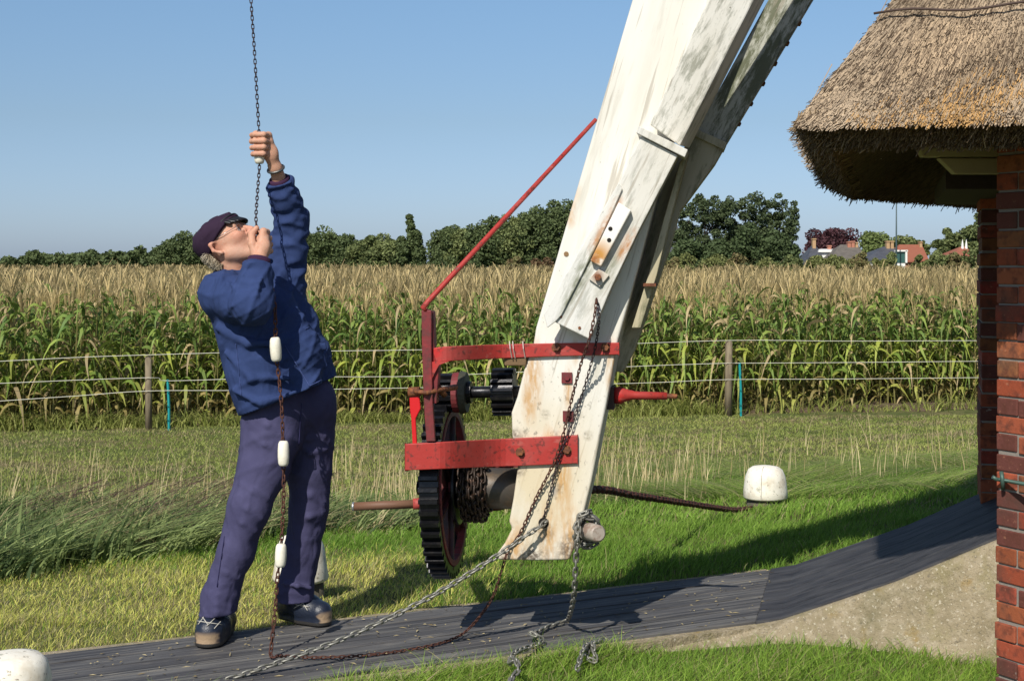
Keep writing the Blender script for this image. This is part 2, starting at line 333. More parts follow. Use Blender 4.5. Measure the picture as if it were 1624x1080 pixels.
def straws(n, e0, e1, tmax, seed, gold=True, len_=(.14, .30)):
    """short reed ends laid down the slope between the eave e0-e1 and the apex"""
    r = np.random.default_rng(seed); e0 = np.array(e0); e1 = np.array(e1)
    u = r.random(n); v = r.random(n)**1.0*tmax
    nrm = np.cross(e1-e0, apex-e0); nrm /= np.linalg.norm(nrm)
    if nrm[2] < 0: nrm = -nrm
    ed = (e1-e0)/np.linalg.norm(e1-e0); dn = np.cross(ed, nrm); dn /= np.linalg.norm(dn)
    if dn[2] > 0: dn = -dn
    base = e0+(e1-e0)*u[:, None]; top = base+(apex-base)*v[:, None]
    # ragged eave and gentle tiers
    L = r.uniform(*len_, n)*np.where(r.random(n) < .06, 2.0, 1)*np.minimum(1, .35+v/tmax*3+.3*r.random(n)); side = r.normal(size=n)*.085; lift = r.normal(size=n)*.014+.006
    clump = .5+.5*np.sin(u*97+3*np.sin(v*60))*np.sin(v*71+2*np.sin(u*40)); hgt = .002+.011*clump*r.random(n)+.007*r.random(n)
    p1 = top+dn*(r.uniform(0, .04, n)+.02)[:, None]+nrm*hgt[:, None]
    hA_ = (e0-apex)/np.linalg.norm(e0-apex); hB_ = (e1-apex)/np.linalg.norm(e1-apex); wa = np.exp(-u/.16)[:, None]; wb = (np.exp(-(1-u)/.16) if abs(e1[0]-A[0]) < 1e-6 else 0*u)[:, None]
    dr = dn[None, :]*(1-wa)*(1-wb)+hA_*wa+hB_*wb+ed[None, :]*side[:, None]-nrm*lift[:, None]*(-.5)
    dr /= np.linalg.norm(dr, axis=1)[:, None]; p0 = p1-dr*L[:, None]-nrm*.02
    w_ = r.uniform(.0009, .0021, n)[:, None]; sd = np.cross(dr, nrm); sd /= np.linalg.norm(sd, axis=1)[:, None]
    Vs = np.stack([p0-sd*w_, p0+sd*w_, p0+nrm*w_*1.3, p1-sd*w_, p1+sd*w_, p1+nrm*w_*1.5], 1)
    k = np.arange(n)[:, None]*6
    Q4 = np.concatenate([k+np.array([0, 2, 5, 3]), k+np.array([2, 1, 4, 5])], 0)
    g = r.random(n)[:, None]; pat = .5+.5*np.sin(u*9+v*21)+.3*r.normal(size=n)
    pg = np.clip(.5+.35*np.sin(u*13+v*30)+.3*np.sin(u*5-v*47), 0, 1)[:, None]; c = np.array([.16, .125, .095])*(1-g)+np.array([.43, .34, .25])*g; c = c*(1-.35*pg)+np.array([.30, .27, .24])*.35*pg
    big = .5+.5*np.sin(u*6+2*np.sin(v*25)+1)*np.sin(v*33+2*np.sin(u*9)); c = c*(.78+.40*big[:, None]); dk = (r.random(n) < .18+.22*(1-big))[:, None]; c = np.where(dk, np.array([.085, .062, .045]), c)
    wpos = u*np.linalg.norm(e1-e0)
    if gold:
        gd = .68*np.exp(-((wpos-.50-2.5*v)/.13)**2-((v)/.030)**2)+.25*np.exp(-((wpos-.27)/.10)**2-((v)/.016)**2)+.22*np.exp(-((wpos-.55-5*v)/.05)**2)*(v < .09)
        gm_ = (r.random(n) < gd*.95)[:, None]; c = np.where(gm_, np.array([.42, .265, .12])*(.6+.6*g), c)
    col = np.repeat(c[:, None, :], 6, 1).reshape(-1, 3)*np.array([1.06, 1.0, .88])
    return Vs.reshape(-1, 3), Q4, col
def eave_tufts(n, e0, e1, seed, dark=.6, spread=1.0):
    """cut reed ends hanging out of the eave's thickness"""
    r = np.random.default_rng(seed); e0 = np.array(e0); e1 = np.array(e1); u = r.random(n); v = r.random(n)
    p = e0+(e1-e0)*u[:, None]; dr = np.r_[cen, 0]-p; dr[:, 2] = 0; dr /= np.linalg.norm(dr, axis=1)[:, None]
    st = p+dr*(.15*v)[:, None]+np.array([0, 0, -.085])*v[:, None]
    out = -dr*.55+np.array([0, 0, -.75])+r.normal(size=(n, 3))*.22*spread; out /= np.linalg.norm(out, axis=1)[:, None]
    L = r.uniform(.006, .024, n)+.035*(r.random(n) < .015); a = st-out*.04; b = st+out*L[:, None]
    sd = np.cross(out, r.normal(size=(n, 3))); sd /= np.linalg.norm(sd, axis=1)[:, None]; s2 = np.cross(out, sd); w_ = .0022
    Vs = np.stack([a-sd*w_, a+sd*w_, a+s2*w_*1.5, b-sd*w_, b+sd*w_, b+s2*w_*1.5], 1); k = np.arange(n)[:, None]*6
    Q4 = np.concatenate([k+np.array([0, 2, 5, 3]), k+np.array([2, 1, 4, 5]), k+np.array([1, 0, 3, 4])], 0)
    g = r.random(n)[:, None]; c = np.array([.10, .066, .036])*(1-g)+np.array([.32, .23, .13])*g
    return Vs.reshape(-1, 3), Q4, np.repeat(c[:, None, :], 6, 1).reshape(-1, 3)
parts = [straws(230000, A, E, .26, 21, True, (.07, .20)), straws(16000, B, A, .22, 22, False, (.03, .07)), straws(4000, C, B, .10, 23, False), eave_tufts(9000, A, E, 24), eave_tufts(16000, A, B, 25), eave_tufts(9000, B, C, 26)]
Vs, Qs, Cs, off = [], [], [], 0
for v_, q_, c_ in parts: Vs.append(v_); Qs.append(q_+off); Cs.append(c_); off += len(v_)
thm = Mat('reed', 'Col', .75, spec=.2).done()
mk('thatch', np.concatenate(Vs), np.concatenate(Qs), thm, roof, col=np.concatenate(Cs))
nA = np.cross(np.array(E)-A, apex-A); nA /= np.linalg.norm(nA); nA = nA if nA[2] > 0 else -nA
w0 = [lerp(lerp(A, E, u), apex, .092+.0025*math.sin(u*22))+nA*.040 for u in np.linspace(.0, 1, 24)]
mb = MB(); mb.tube(w0, .0045, 6); mb.build('binding_wire', Mat('rusty_wire', (.07, .045, .035), .8).done(), roof, smooth=True)
cream = Mat('cream_board', (.42, .36, .20), .6).nl((.25, .2, .1), 8, .5, .7, .5).nb(40, .2, .004).done()
mb = MB()
for (y0, y1, x0) in ((196, 222, 1440), (224, 249, 1452), (251, 276, 1490)):
    pts = [P(x0, y0, 5.35), P(1600, y0, 5.35), P(1600, y1, 5.35), P(x0+(12 if y0 < 230 else 25), y1, 5.35)]
    mb.prism(pts, (0, .05, 0))
bevel(mb.build('soffit_board', cream, mill), .004)
mb = MB(); mb.prism([P(1500, 270, 5.75), P(1600, 270, 5.75), P(1600, 300, 5.75), P(1500, 300, 5.75)], (.4, 1.5, .0))
mb.build('lintel', Mat('dark_timber', (.05, .035, .025), .8).nb(30, .4, .01).done(), mill)
hk = Mat('green_iron', (.06, .11, .09), .5, .3).nl((.12, .05, .03), 60, .55, .65, .7).done()
mb = MB(); h0 = P(1574, 756, 5.02); h1 = P(1590, 761, 5.02); h2 = P(1640, 770, 4.8)
mb.tube([h0, lerp(h0, h1, .4)+(0, 0, -.004), h1, h2], .007, 8); mb.tube([P(1588, 748, 5.01), P(1590, 761, 5.0), P(1591, 776, 5.01)], .008, 8)
mb.build('hook', hk, mill, smooth=True)
# ---------------------------------------------------------------- implicit surfaces for bodies and clothes
class Field:
    def __init__(s, lo, hi, h):
        s.lo = np.array(lo, dtype=float); s.h = h; s.n = np.ceil((np.array(hi)-s.lo)/h).astype(int)+1
        s.D = np.full(s.n, .3, dtype=np.float32)
    def sub(s, lo, hi, pad):
        a = np.clip(np.floor((np.array(lo)-pad-s.lo)/s.h).astype(int), 0, s.n-1); b = np.clip(np.ceil((np.array(hi)+pad-s.lo)/s.h).astype(int)+1, 1, s.n)
        sl = tuple(slice(a[k], b[k]) for k in range(3))
        ax = [(s.lo[k]+s.h*np.arange(a[k], b[k])).astype(np.float32) for k in range(3)]
        return sl, ax[0][:, None, None], ax[1][None, :, None], ax[2][None, None, :]
    def comb(s, sl, d, k, mode):
        if any(x == 0 for x in d.shape): return
        a = s.D[sl]; d = d.astype(np.float32)
        if mode == 'add':
            h = np.clip(.5+.5*(a-d)/k, 0, 1); s.D[sl] = a*(1-h)+d*h-k*h*(1-h)
        elif mode == 'cut':
            h = np.clip(.5-.5*(a+d)/k, 0, 1); s.D[sl] = a*(1-h)+(-d)*h+k*h*(1-h)
        elif mode == 'and': s.D[sl] = np.maximum(a, d)
    def cone(s, a, b, ra, rb, k=.01, mode='add', fold=None):
        a = np.array(a, dtype=float); b = np.array(b, dtype=float); R = max(ra, rb)
        sl, x, y, z = s.sub(np.minimum(a, b)-R, np.maximum(a, b)+R, k+3*s.h); ba = b-a; L2 = max(float(ba@ba), 1e-9)
        px, py, pz = x-a[0], y-a[1], z-a[2]
        t = np.clip((px*ba[0]+py*ba[1]+pz*ba[2])/L2, 0, 1)
        d = np.sqrt((px-t*ba[0])**2+(py-t*ba[1])**2+(pz-t*ba[2])**2)
        rr = ra+(rb-ra)*t
        if fold:
            am, fr, ph = fold; lt = t*math.sqrt(L2)
            rr = rr+am*(np.sin(fr*lt+ph+2.2*np.sin(px*17+ph)+1.9*np.sin(py*19+2*ph)+1.5*np.sin(pz*9))+.5*np.sin(1.7*fr*lt+3*ph+2.5*np.sin(py*23-px*11)))*np.sin(np.clip(t, .02, .98)*PI)**.4
        s.comb(sl, d-rr, k, mode); return s
    def chain(s, pts, rs, k=.01, **kw):
        for i in range(len(pts)-1): s.cone(pts[i], pts[i+1], rs[i], rs[i+1], k, **kw)
        return s
    def ell(s, c, r, R=None, k=.01, mode='add'):
        c = np.array(c, dtype=float); r = np.array(r, dtype=float); m = max(r)
        sl, x, y, z = s.sub(c-m, c+m, k+3*s.h); px, py, pz = x-c[0], y-c[1], z-c[2]
        if R is not None:
            R = np.array(R); u = px*R[0][0]+py*R[0][1]+pz*R[0][2]; v = px*R[1][0]+py*R[1][1]+pz*R[1][2]; w_ = px*R[2][0]+py*R[2][1]+pz*R[2][2]
        else: u, v, w_ = px, py, pz
        k0 = np.sqrt((u/r[0])**2+(v/r[1])**2+(w_/r[2])**2); k1 = np.sqrt((u/r[0]**2)**2+(v/r[1]**2)**2+(w_/r[2]**2)**2)+1e-9
        s.comb(sl, k0*(k0-1)/k1, k, mode); return s
    def rbox(s, c, hs, R, rad=.01, k=.01, mode='add'):
        c = np.array(c, dtype=float); hs = np.array(hs); m = np.linalg.norm(hs)+rad
        sl, x, y, z = s.sub(c-m, c+m, k+2*s.h); px, py, pz = x-c[0], y-c[1], z-c[2]; R = np.array(R)
        q = [np.abs(px*R[i][0]+py*R[i][1]+pz*R[i][2])-hs[i] for i in range(3)]
        d = np.sqrt(sum(np.maximum(v, 0)**2 for v in q))+np.minimum(np.maximum(np.maximum(q[0], q[1]), q[2]), 0)-rad
        s.comb(sl, d, k, mode); return s
    def plane(s, p, n):                     # keep the side against n
        p = np.array(p, dtype=float); n = np.array(n, dtype=float); n /= np.linalg.norm(n)
        sl, x, y, z = s.sub(s.lo, s.lo+s.h*s.n, 0); s.comb(sl, (x-p[0])*n[0]+(y-p[1])*n[1]+(z-p[2])*n[2]+0*s.D[sl], .001, 'and'); return s
    def wob(s, amp, fr, ph=0.0):
        sl, x, y, z = s.sub(s.lo, s.lo+s.h*s.n, 0)
        w_ = np.sin(fr*x+ph+1.7*np.sin(fr*.63*z+ph))*np.sin(fr*.8*y+1.3*np.sin(fr*.5*x))*np.sin(fr*.9*z+ph+1.5*np.sin(fr*.7*y))
        s.D[sl] += (amp*w_).astype(np.float32); return s
    def mesh(s, relax=1):
        D = s.D; I = D < 0
        D[0] = D[-1] = np.abs(D[0]); D[:, 0] = np.abs(D[:, 0]); D[:, -1] = np.abs(D[:, -1]); D[:, :, 0] = np.abs(D[:, :, 0]); D[:, :, -1] = np.abs(D[:, :, -1]); I = D < 0
        c = I[:-1, :-1, :-1].astype(np.int8)
        for o in ((0, 0, 1), (0, 1, 0), (0, 1, 1), (1, 0, 0), (1, 0, 1), (1, 1, 0), (1, 1, 1)):
            c = c+I[o[0]:I.shape[0]-1+o[0], o[1]:I.shape[1]-1+o[1], o[2]:I.shape[2]-1+o[2]]
        act = np.argwhere((c > 0) & (c < 8)); N = len(act)
        mp = np.full(c.shape, -1, dtype=np.int32); mp[act[:, 0], act[:, 1], act[:, 2]] = np.arange(N)
        cor = np.array([(0, 0, 0), (0, 0, 1), (0, 1, 0), (0, 1, 1), (1, 0, 0), (1, 0, 1), (1, 1, 0), (1, 1, 1)])
        vals = np.stack([D[act[:, 0]+a, act[:, 1]+b, act[:, 2]+g] for a, b, g in cor], 1)
        acc = np.zeros((N, 3)); cnt = np.zeros(N)
        for a in range(8):
            for b in range(a+1, 8):
                if np.abs(cor[a]-cor[b]).sum() != 1: continue
                m = (vals[:, a] < 0) != (vals[:, b] < 0); t = vals[m, a]/(vals[m, a]-vals[m, b])
                acc[m] += cor[a]+(cor[b]-cor[a])*t[:, None]; cnt[m] += 1
        V = (act+acc/cnt[:, None])*s.h+s.lo; Fs = []
        for ax in range(3):
            u, v = (ax+1) % 3, (ax+2) % 3
            sl0 = [slice(1, -1)]*3; sl1 = [slice(1, -1)]*3; sl0[ax] = slice(0, -1); sl1[ax] = slice(1, None)
            A_, B_ = I[tuple(sl0)], I[tuple(sl1)]; e = np.argwhere(A_ != B_); off = np.array([1, 1, 1]); off[ax] = 0; e = e+off
            flip = I[e[:, 0], e[:, 1], e[:, 2]]
            du = np.zeros(3, int); du[u] = 1; dv = np.zeros(3, int); dv[v] = 1
            g = lambda p: mp[p[:, 0], p[:, 1], p[:, 2]]
            f = np.stack([g(e-du-dv), g(e-dv), g(e), g(e-du)], 1); f[~flip] = f[~flip][:, ::-1]; Fs.append(f)
        Fs = np.concatenate(Fs); Fs = Fs[(Fs >= 0).all(1)]
        for _ in range(relax):
            a = Fs.ravel(); b = np.roll(Fs, -1, 1).ravel(); acc = np.zeros_like(V); cnt = np.zeros(len(V))
            for k in range(3): acc[:, k] = np.bincount(a, V[b, k], len(V))+np.bincount(b, V[a, k], len(V))
            cnt = np.bincount(a, minlength=len(V))+np.bincount(b, minlength=len(V)); V = V*.5+.5*acc/np.maximum(cnt, 1)[:, None]
        return V, Fs
# ---------------------------------------------------------------- the man
def unit(v): v = np.array(v, dtype=float); return v/np.linalg.norm(v)
man = thing('person', 'man in dark cap and blue work clothes leaning back, hauling on the hanging chain', 'person', (-1.02, 5.88, 0))
Cn = P(363, 386, 5.87); hf = unit((.74, -.24, .62)); hr = unit((hf[1], -hf[0], 0)); hu = np.cross(hr, hf)
def L(a, b, c): return Cn+hf*a+hr*b+hu*c
HR = [hf, hr, hu]
shN, elN, wrN = P(358, 468, 5.76), P(400, 483, 5.56), P(411, 413, 5.63)
shF, elF, wrF = P(450, 449, 6.05), P(463, 350, 6.03), P(437, 267, 5.90)
B1 = Field((-1.36, 5.42, 1.08), (-.70, 6.20, 2.12), .0031)
B1.chain([P(440, 600, 5.92), P(415, 520, 5.92), P(395, 470, 5.9)], [.11, .12, .10], .03)
B1.chain([shN, elN, wrN], [.05, .04, .027], .02).chain([shF, elF, wrF], [.05, .04, .027], .02)
B1.cone(shN, shF, .05, .05, .04)
B1.cone(P(378, 452, 5.89), L(-.02, 0, -.05), .066, .056, .02)
B1.ell(L(-.012, 0, .03), (.098, .076, .095), HR, .02).ell(L(.032, 0, -.035), (.062, .058, .085), HR, .03)
B1.cone(L(.066, -.012, -.098), L(.066, .012, -.098), .021, .021, .02)
for s in (-1, 1):
    B1.cone(L(-.002, .046*s, -.055), L(.055, .022*s, -.098), .026, .018, .022)
    B1.ell(L(.064, .036*s, -.016), (.028, .026, .026), HR, .02)
B1.cone(L(.080, -.034, .028), L(.080, .034, .028), .015, .015, .014)
for s in (-1, 1):
    B1.ell(L(.094, .031*s, .006), (.016, .019, .013), HR, .010, 'cut')
    B1.ell(L(.076, .031*s, .005), (.0125, .0125, .0125), HR, .003)
    B1.cone(L(.088, .018*s, .012), L(.083, .046*s, .009), .0042, .0036, .004)
B1.cone(L(.088, 0, .018), L(.118, 0, -.020), .0085, .0125, .010)
for s in (-1, 1): B1.ell(L(.104, .012*s, -.026), (.011, .008, .008), HR, .007)
B1.cone(L(.092, -.019, -.054), L(.092, .019, -.054), .0065, .0065, .006).cone(L(.091, -.017, -.066), L(.091, .017, -.066), .0075, .0075, .006)
B1.cone(L(.101, -.02, -.0595), L(.101, .02, -.0595), .0022, .0022, .003, 'cut')
for s in (-1, 1):
    B1.cone(L(-.018, .074*s, .016), L(-.030, .086*s, .012), .010, .009, .008)
    B1.chain([L(-.012, .078*s, .022), L(-.034, .088*s, .016), L(-.037, .086*s, -.012), L(-.016, .077*s, -.038)], [.0075, .0075, .007, .0085], .006)
    B1.cone(L(-.022, .084*s, .006), L(-.020, .082*s, -.014), .007, .006, .005, 'cut')
# the hand that closes round the chain: fingers wrap from the palm side p, over q
def fist(W, ai, al, p, q, sc=1.0, thumb=None):
    p, q = np.array(p), np.array(q); ax = unit(ai-al); kn = []
    lens = [1.0, 1.06, 1.0, .86]
    for j in range(4):
        a = lerp(ai, al, j/3); f = lens[j]*sc
        k0 = a+p*.034*f-q*.004; k1 = a+p*.022*f+q*.031*f; k2 = a-p*.015*f+q*.030*f; k3 = a-p*.031*f+q*.006; k4 = a-p*.020*f-q*.012
        B1.chain([k0, k1, k2, k3, k4], [.0135*sc, .0125*sc, .0118*sc, .0108*sc, .0095*sc], .0032)
        kn.append(k0)
    for j in range(4): B1.cone(W, kn[j]-q*.004, .021, .0145*sc, .012)
    B1.ell(lerp(W, (kn[1]+kn[2])/2, .62), (.030, .024, .036), [p, q, ax], .014)
    if thumb is not None: B1.chain(thumb, [.020, .0155, .0135, .011], .007)
aiF, alF = P(412, 215, 5.86), P(412, 245, 5.86)
fist(wrF, aiF, alF, (1, 0, 0), (0, -1, 0), 1.0, [P(432, 244, 5.90), P(424, 224, 5.905), P(406, 213, 5.90), P(400, 222, 5.872)])
aiN, alN = P(409, 368, 5.70), P(416, 398, 5.70)
fist(wrN, aiN, alN, (.86, -.5, 0), (.5, .86, 0), 1.0, [P(406, 404, 5.645), P(400, 388, 5.655), P(399, 372, 5.68), P(407, 362, 5.69)])
B1.ell(lerp(aiN, alN, .5)+(.004, -.010, 0), (.019, .019, .030), None, .008)
V, Fq = B1.mesh(1)
loc = np.stack([(V-Cn)@hf, (V-Cn)@hr, (V-Cn)@hu], 1)
def gs(c, r): return np.exp(-(((loc-np.array(c))/r)**2).sum(1))[:, None]
col = np.tile(np.array([.50, .275, .185]), (len(V), 1))
for c, r_, k, cc in (((.07, .04, -.02), .034, .5, (.55, .20, .14)), ((.07, -.04, -.02), .034, .5, (.55, .20, .14)), ((.115, 0, -.02), .022, .6, (.58, .22, .16)), ((.098, 0, -.06), (.012, .024, .011), .8, (.42, .16, .13)),
                      ((-.03, .085, -.0), .035, .45, (.55, .20, .14)), ((0, 0, -.14), .06, .35, (.5, .19, .13)), ((.03, .05, -.08), .05, .3, (.5, .33, .27))):
    g = gs(c, np.array(r_))*k; col = col*(1-g)+np.array(cc)*g
for s in (-1, 1):
    e = (np.linalg.norm(loc-np.array([.076, .031*s, .005]), axis=1) < .0135)[:, None]; col = np.where(e, np.array([.62, .55, .50]), col)
    e = (np.linalg.norm(loc-np.array([.0885, .031*s, .008]), axis=1) < .0062)[:, None]; col = np.where(e, np.array([.04, .05, .06]), col)
    e = gs((.096, .033*s, .033), np.array([.02, .02, .005]))*.7; col = col*(1-e)+np.array([.33, .27, .2])*e
hd = np.array([p for p in (aiF, alF, aiN, alN)]); dist = np.min(np.linalg.norm(V[:, None, :]-hd[None], axis=2), axis=1)[:, None]
g = np.exp(-(dist/.06)**2)*.3; col = col*(1-g)+np.array([.58, .27, .18])*g
skin = Mat('skin', 'Col', .6, spec=.28).nl((.46, .17, .10), 45, .5, .68, .35).nl((.62, .42, .32), 30, .55, .7, .3).nb(260, .35, .0015).nb(70, .45, .003)
skin.b.inputs['Subsurface Weight'].default_value = .08; skin.b.inputs['Subsurface Radius'].default_value = (.01, .004, .002); skin = skin.done()
body = mk('body', V, Fq, skin, man, col=col, smooth=True)

def fabric(name, c, c2, sc=1.0):
    m = Mat(name, c, .88, spec=.15).nl(c2, 6, .4, .7, .7).nl(tuple(min(1, x*1.5+.01) for x in c), 18, .56, .8, .35)
    m.nb(7, .5, .04, detail=2, dist=1.0, stretch=(1, 1, .55)).nb(20, .22, .012, detail=3, dist=.6).nb(900, .25, .0008); return m.done()
jm = fabric('blue_drill', (.028, .047, .130), (.018, .032, .092)); tm = fabric('worn_twill', (.060, .057, .118), (.042, .040, .090))
# jacket
J = Field((-1.40, 5.36, .82), (-.62, 6.30, 1.92), .0052)
td = unit((.37, 0, -.93))
J.chain([P(436, 652, 5.80), P(412, 585, 5.80), P(392, 520, 5.80), P(376, 478, 5.81)], [.143, .132, .122, .108], .05, fold=(.006, 22, .5))
J.chain([P(492, 628, 5.98), P(474, 570, 6.0), P(455, 515, 6.02), P(428, 468, 6.02)], [.130, .123, .117, .100], .05, fold=(.006, 20, 1.5))
J.ell(P(450, 570, 5.86), (.135, .125, .14), None, .06)
J.chain([P(480, 630, 5.80), P(470, 560, 5.83), P(440, 490, 5.87)], [.085, .095, .08], .04, fold=(.004, 30, 3))
J.cone(shN, shF, .085, .08, .06)
J.chain([shN+(-.012, 0, .0), lerp(shN, elN, .55), elN, lerp(elN, wrN, .45), lerp(elN, wrN, 1.0)], [.098, .090, .078, .066, .056], .02, fold=(.006, 62, .7))
J.chain([shF+(0, 0, -.03), lerp(shF, elF, .5), elF, lerp(elF, wrF, .42), lerp(elF, wrF, 1.0)], [.092, .080, .071, .062, .050], .022, fold=(.006, 70, 2.1))
# elbow bunching, shoulder seam, hem fold, pocket flaps, front placket
for t in (.62, .74, .86, .97): c = lerp(shF, elF, t); J.cone(c+(-.055, -.045, -.012), c+(.05, -.05, .018), .010, .010, .014)
for t in (.15, .27, .40, .54, .68): c = lerp(elF, wrF, t); J.cone(c+(-.05, -.04, -.014), c+(.045, -.045, .012), .009, .009, .012)
for k, t in enumerate((.1, .3, .5, .7)): c = lerp(shN, elN, t); J.cone(c+(-.03, -.075, .065), c+(.03, -.085, -.05), .007, .010, .016)
for k, t in enumerate((.05, .2, .36)): c = lerp(elN, wrN, t); J.cone(c+(-.06, -.05, -.01), c+(.03, -.072, .028), .008, .007, .014)
J.chain([P(345, 520, 5.70), P(395, 545, 5.66), P(440, 545, 5.68)], [.012, .014, .010], .02)
J.chain([P(358, 560, 5.69), P(400, 600, 5.655), P(455, 600, 5.67)], [.008, .011, .008], .02)
J.chain([P(372, 620, 5.68), P(415, 640, 5.65), P(468, 622, 5.67)], [.008, .010, .008], .02)
ctr = lambda y: np.interp(y, [440, 545, 615, 640], [446, 450, 492, 500])
plk = [P(ctr(y), y, 5.0) for y in range(450, 640, 12)]
sl, x, y, z = J.sub(J.lo, J.lo+J.h*J.n, 0)              # long diagonal creases in the cloth
def ridge(ph): return np.exp(-np.sin(ph)**2*7)
m1 = np.clip(np.sin(x*9+z*7+1)+.35, 0, 1); m2 = np.clip(np.sin(x*8-z*11+2.2)+.2, 0, 1)
J.D[sl] -= (.0055*m1*ridge(31*(x-.9*z)+1.6*np.sin(z*9+x*6)+y*8)+.0045*m2*ridge(36*(.25*x+z)+1.9*np.sin(x*11+2)+y*10)+.003*ridge(58*(x*.6-z)+2*np.sin(z*13)+y*14)*m1).astype(np.float32)
J.plane(P(452, 630, 5.9), td)
J.rbox(P(500, 574, 5.83), (.038, .006, .028), [unit((.9, .3, .25)), unit((.35, -.93, .0)), unit((-.2, -.1, .97))], .006, .008)
J.rbox(P(500, 553, 5.82), (.042, .008, .010), [unit((.9, .3, .25)), unit((.35, -.93, .0)), unit((-.2, -.1, .97))], .005, .006)
for a_, b_, t_ in ((elN, wrN, .92), (elF, wrF, .78)):
    t = unit(b_-a_); e1 = unit(np.cross(t, (0, 1, 0))); e2 = np.cross(t, e1); J.rbox(lerp(a_, b_, t_)+t*.072, (.085, .085, .070), [e1, e2, t], .002, .003, 'cut'); J.cone(lerp(a_, b_, t_)-t*.02, lerp(a_, b_, t_)+t*.05, .044, .046, .003, 'cut')
# collar
nb_, nt_ = P(377, 447, 5.89), L(-.03, 0, -.085); na = unit(nt_-nb_); e1 = unit(np.cross(na, (0, 1, 0))); e2 = np.cross(na, e1)
ringp = [lerp(nb_, nt_, .42)+.088*(math.cos(a)*e1*.95+math.sin(a)*e2) for a in np.linspace(0, 2*PI, 15)]
J.chain(ringp, [.017]*15, .012); J.chain([p+na*.02+unit(p-nb_)*-.006 for p in ringp], [.010]*15, .01)
J.cone(lerp(nb_, nt_, .2), lerp(nb_, nt_, 1.3), .069, .066, .004, 'cut')
V, Fq = J.mesh(1); jk = mk('jacket', V, Fq, jm, man, smooth=True)
# seams: raised stitched edges that follow the surface, found by marching towards the cloth
def surf(px, py, d0, fld, step=.003, lift=.0015):
    for k in range(220):
        d = d0+k*step; p = P(px, py, d); i = np.round((p-fld.lo)/fld.h).astype(int)
        if (i > 0).all() and (i < fld.n-1).all() and fld.D[tuple(i)] < .002: return P(px, py, d-lift)
    return None
def seam(px, fld, m, name, parent, r=.0022, d0=5.42):
    pts = [surf(x, y, d0, fld) for x, y in px]; pts = [p for p in pts if p is not None]
    keep = [pts[0]]
    for p in pts[1:]:
        if abs(p[1]-keep[-1][1]) < .03: keep.append(p)
    if len(keep) > 3: b = MB(); b.tube(keep, r, 6); b.build(name, m, parent, smooth=True)
stm = fabric('seam_blue', (.055, .08, .21), (.04, .06, .16))
lin = lambda a, b, n=14: [(a[0]+(b[0]-a[0])*t, a[1]+(b[1]-a[1])*t) for t in np.linspace(0, 1, n)]
seam(lin((452, 548), (491, 612)), J, stm, 'seam', jk); seam(lin((491, 612), (520, 598)), J, stm, 'seam', jk)
seam(lin((374, 545), (384, 640), 24), J, stm, 'seam', jk, .0014)
seam(lin((484, 522), (502, 514)), J, stm, 'seam', jk, .0016)
cuffm = fabric('plum_knit', (.045, .018, .045), (.03, .012, .03))
b = MB(); t = unit(wrN-elN); b.tube([lerp(elN, wrN, .86), lerp(elN, wrN, 1.03)], [.047, .045], 20); b.build('jersey_cuff', cuffm, man, smooth=True, label='dark plum jersey cuff at the near wrist')
b = MB(); b.tube([lerp(elF, wrF, .70), lerp(elF, wrF, .81)], [.043, .042], 20); b.build('jersey_cuff', cuffm, man, smooth=True, label='dark plum jersey cuff on the raised arm')
# trousers
T = Field((-1.42, 5.5, .06), (-.60, 6.30, 1.12), .0055)
kN, kF = P(395, 806, 5.72), P(490, 806, 5.97)
T.chain([P(437, 640, 5.83), P(431, 690, 5.82), P(418, 742, 5.78), kN, P(374, 876, 5.71), P(348, 948, 5.72), P(346, 985, 5.72)], [.124, .121, .101, .083, .070, .070, .076], .03, fold=(.003, 30, .4))
T.chain([P(486, 632, 5.98), P(489, 690, 5.98), P(490, 745, 5.97), kF, P(479, 872, 5.99), P(470, 930, 6.0), P(469, 965, 6.0)], [.116, .107, .092, .080, .073, .070, .075], .022, fold=(.003, 28, 1.9))
T.cone(P(437, 655, 5.86), P(486, 645, 5.95), .125, .12, .04)
for (a, b_, r) in (((366, 790), (440, 822), .010), ((362, 768), (432, 790), .009), ((368, 816), (428, 842), .008), ((352, 900), (384, 916), .006), ((324, 952), (372, 962), .010), ((322, 966), (372, 972), .009), ((395, 660), (432, 690), .006), ((392, 690), (440, 720), .007)):
    d = np.interp((a[1]+b_[1])/2, [650, 740, 806, 876, 950], [5.82, 5.78, 5.72, 5.71, 5.72]); rr = np.interp((a[1]+b_[1])/2, [650, 740, 806, 876, 950], [.127, .11, .091, .077, .076])
    near_ = b_[0] < 445; cx_ = np.interp((a[1]+b_[1])/2, [650, 742, 806, 876, 948], [434, 418, 395, 374, 348] if near_ else [487, 490, 490, 479, 470]); q_ = (.90 if near_ else .86)*rr*F/5.8
    T.chain([P(cx_-.62*q_, a[1], d-rr*.60), P(cx_-.1*q_, (a[1]+b_[1])/2, d-rr*.90), P(cx_+.58*q_, b_[1], d-rr*.62)], [r*.7, r, r*.7], .016)
for (a, b_, r) in (((462, 700), (515, 690), .007), ((465, 726), (518, 712), .007), ((468, 770), (515, 800), .008), ((470, 826), (512, 812), .008), ((452, 925), (492, 932), .008)):
    d = 5.98; rr = np.interp((a[1]+b_[1])/2, [700, 806, 930], [.113, .088, .078])
    T.chain([P(a[0], a[1], d-rr*.6), P((a[0]+b_[0])/2, (a[1]+b_[1])/2, d-rr*.98), P(b_[0], b_[1], d-rr*.6)], [r*.6, r, r*.6], .018)
T.plane(P(346, 972, 5.72), (.15, .1, -1)) if False else None
sl, x, y, z = T.sub(T.lo, T.lo+T.h*T.n, 0)
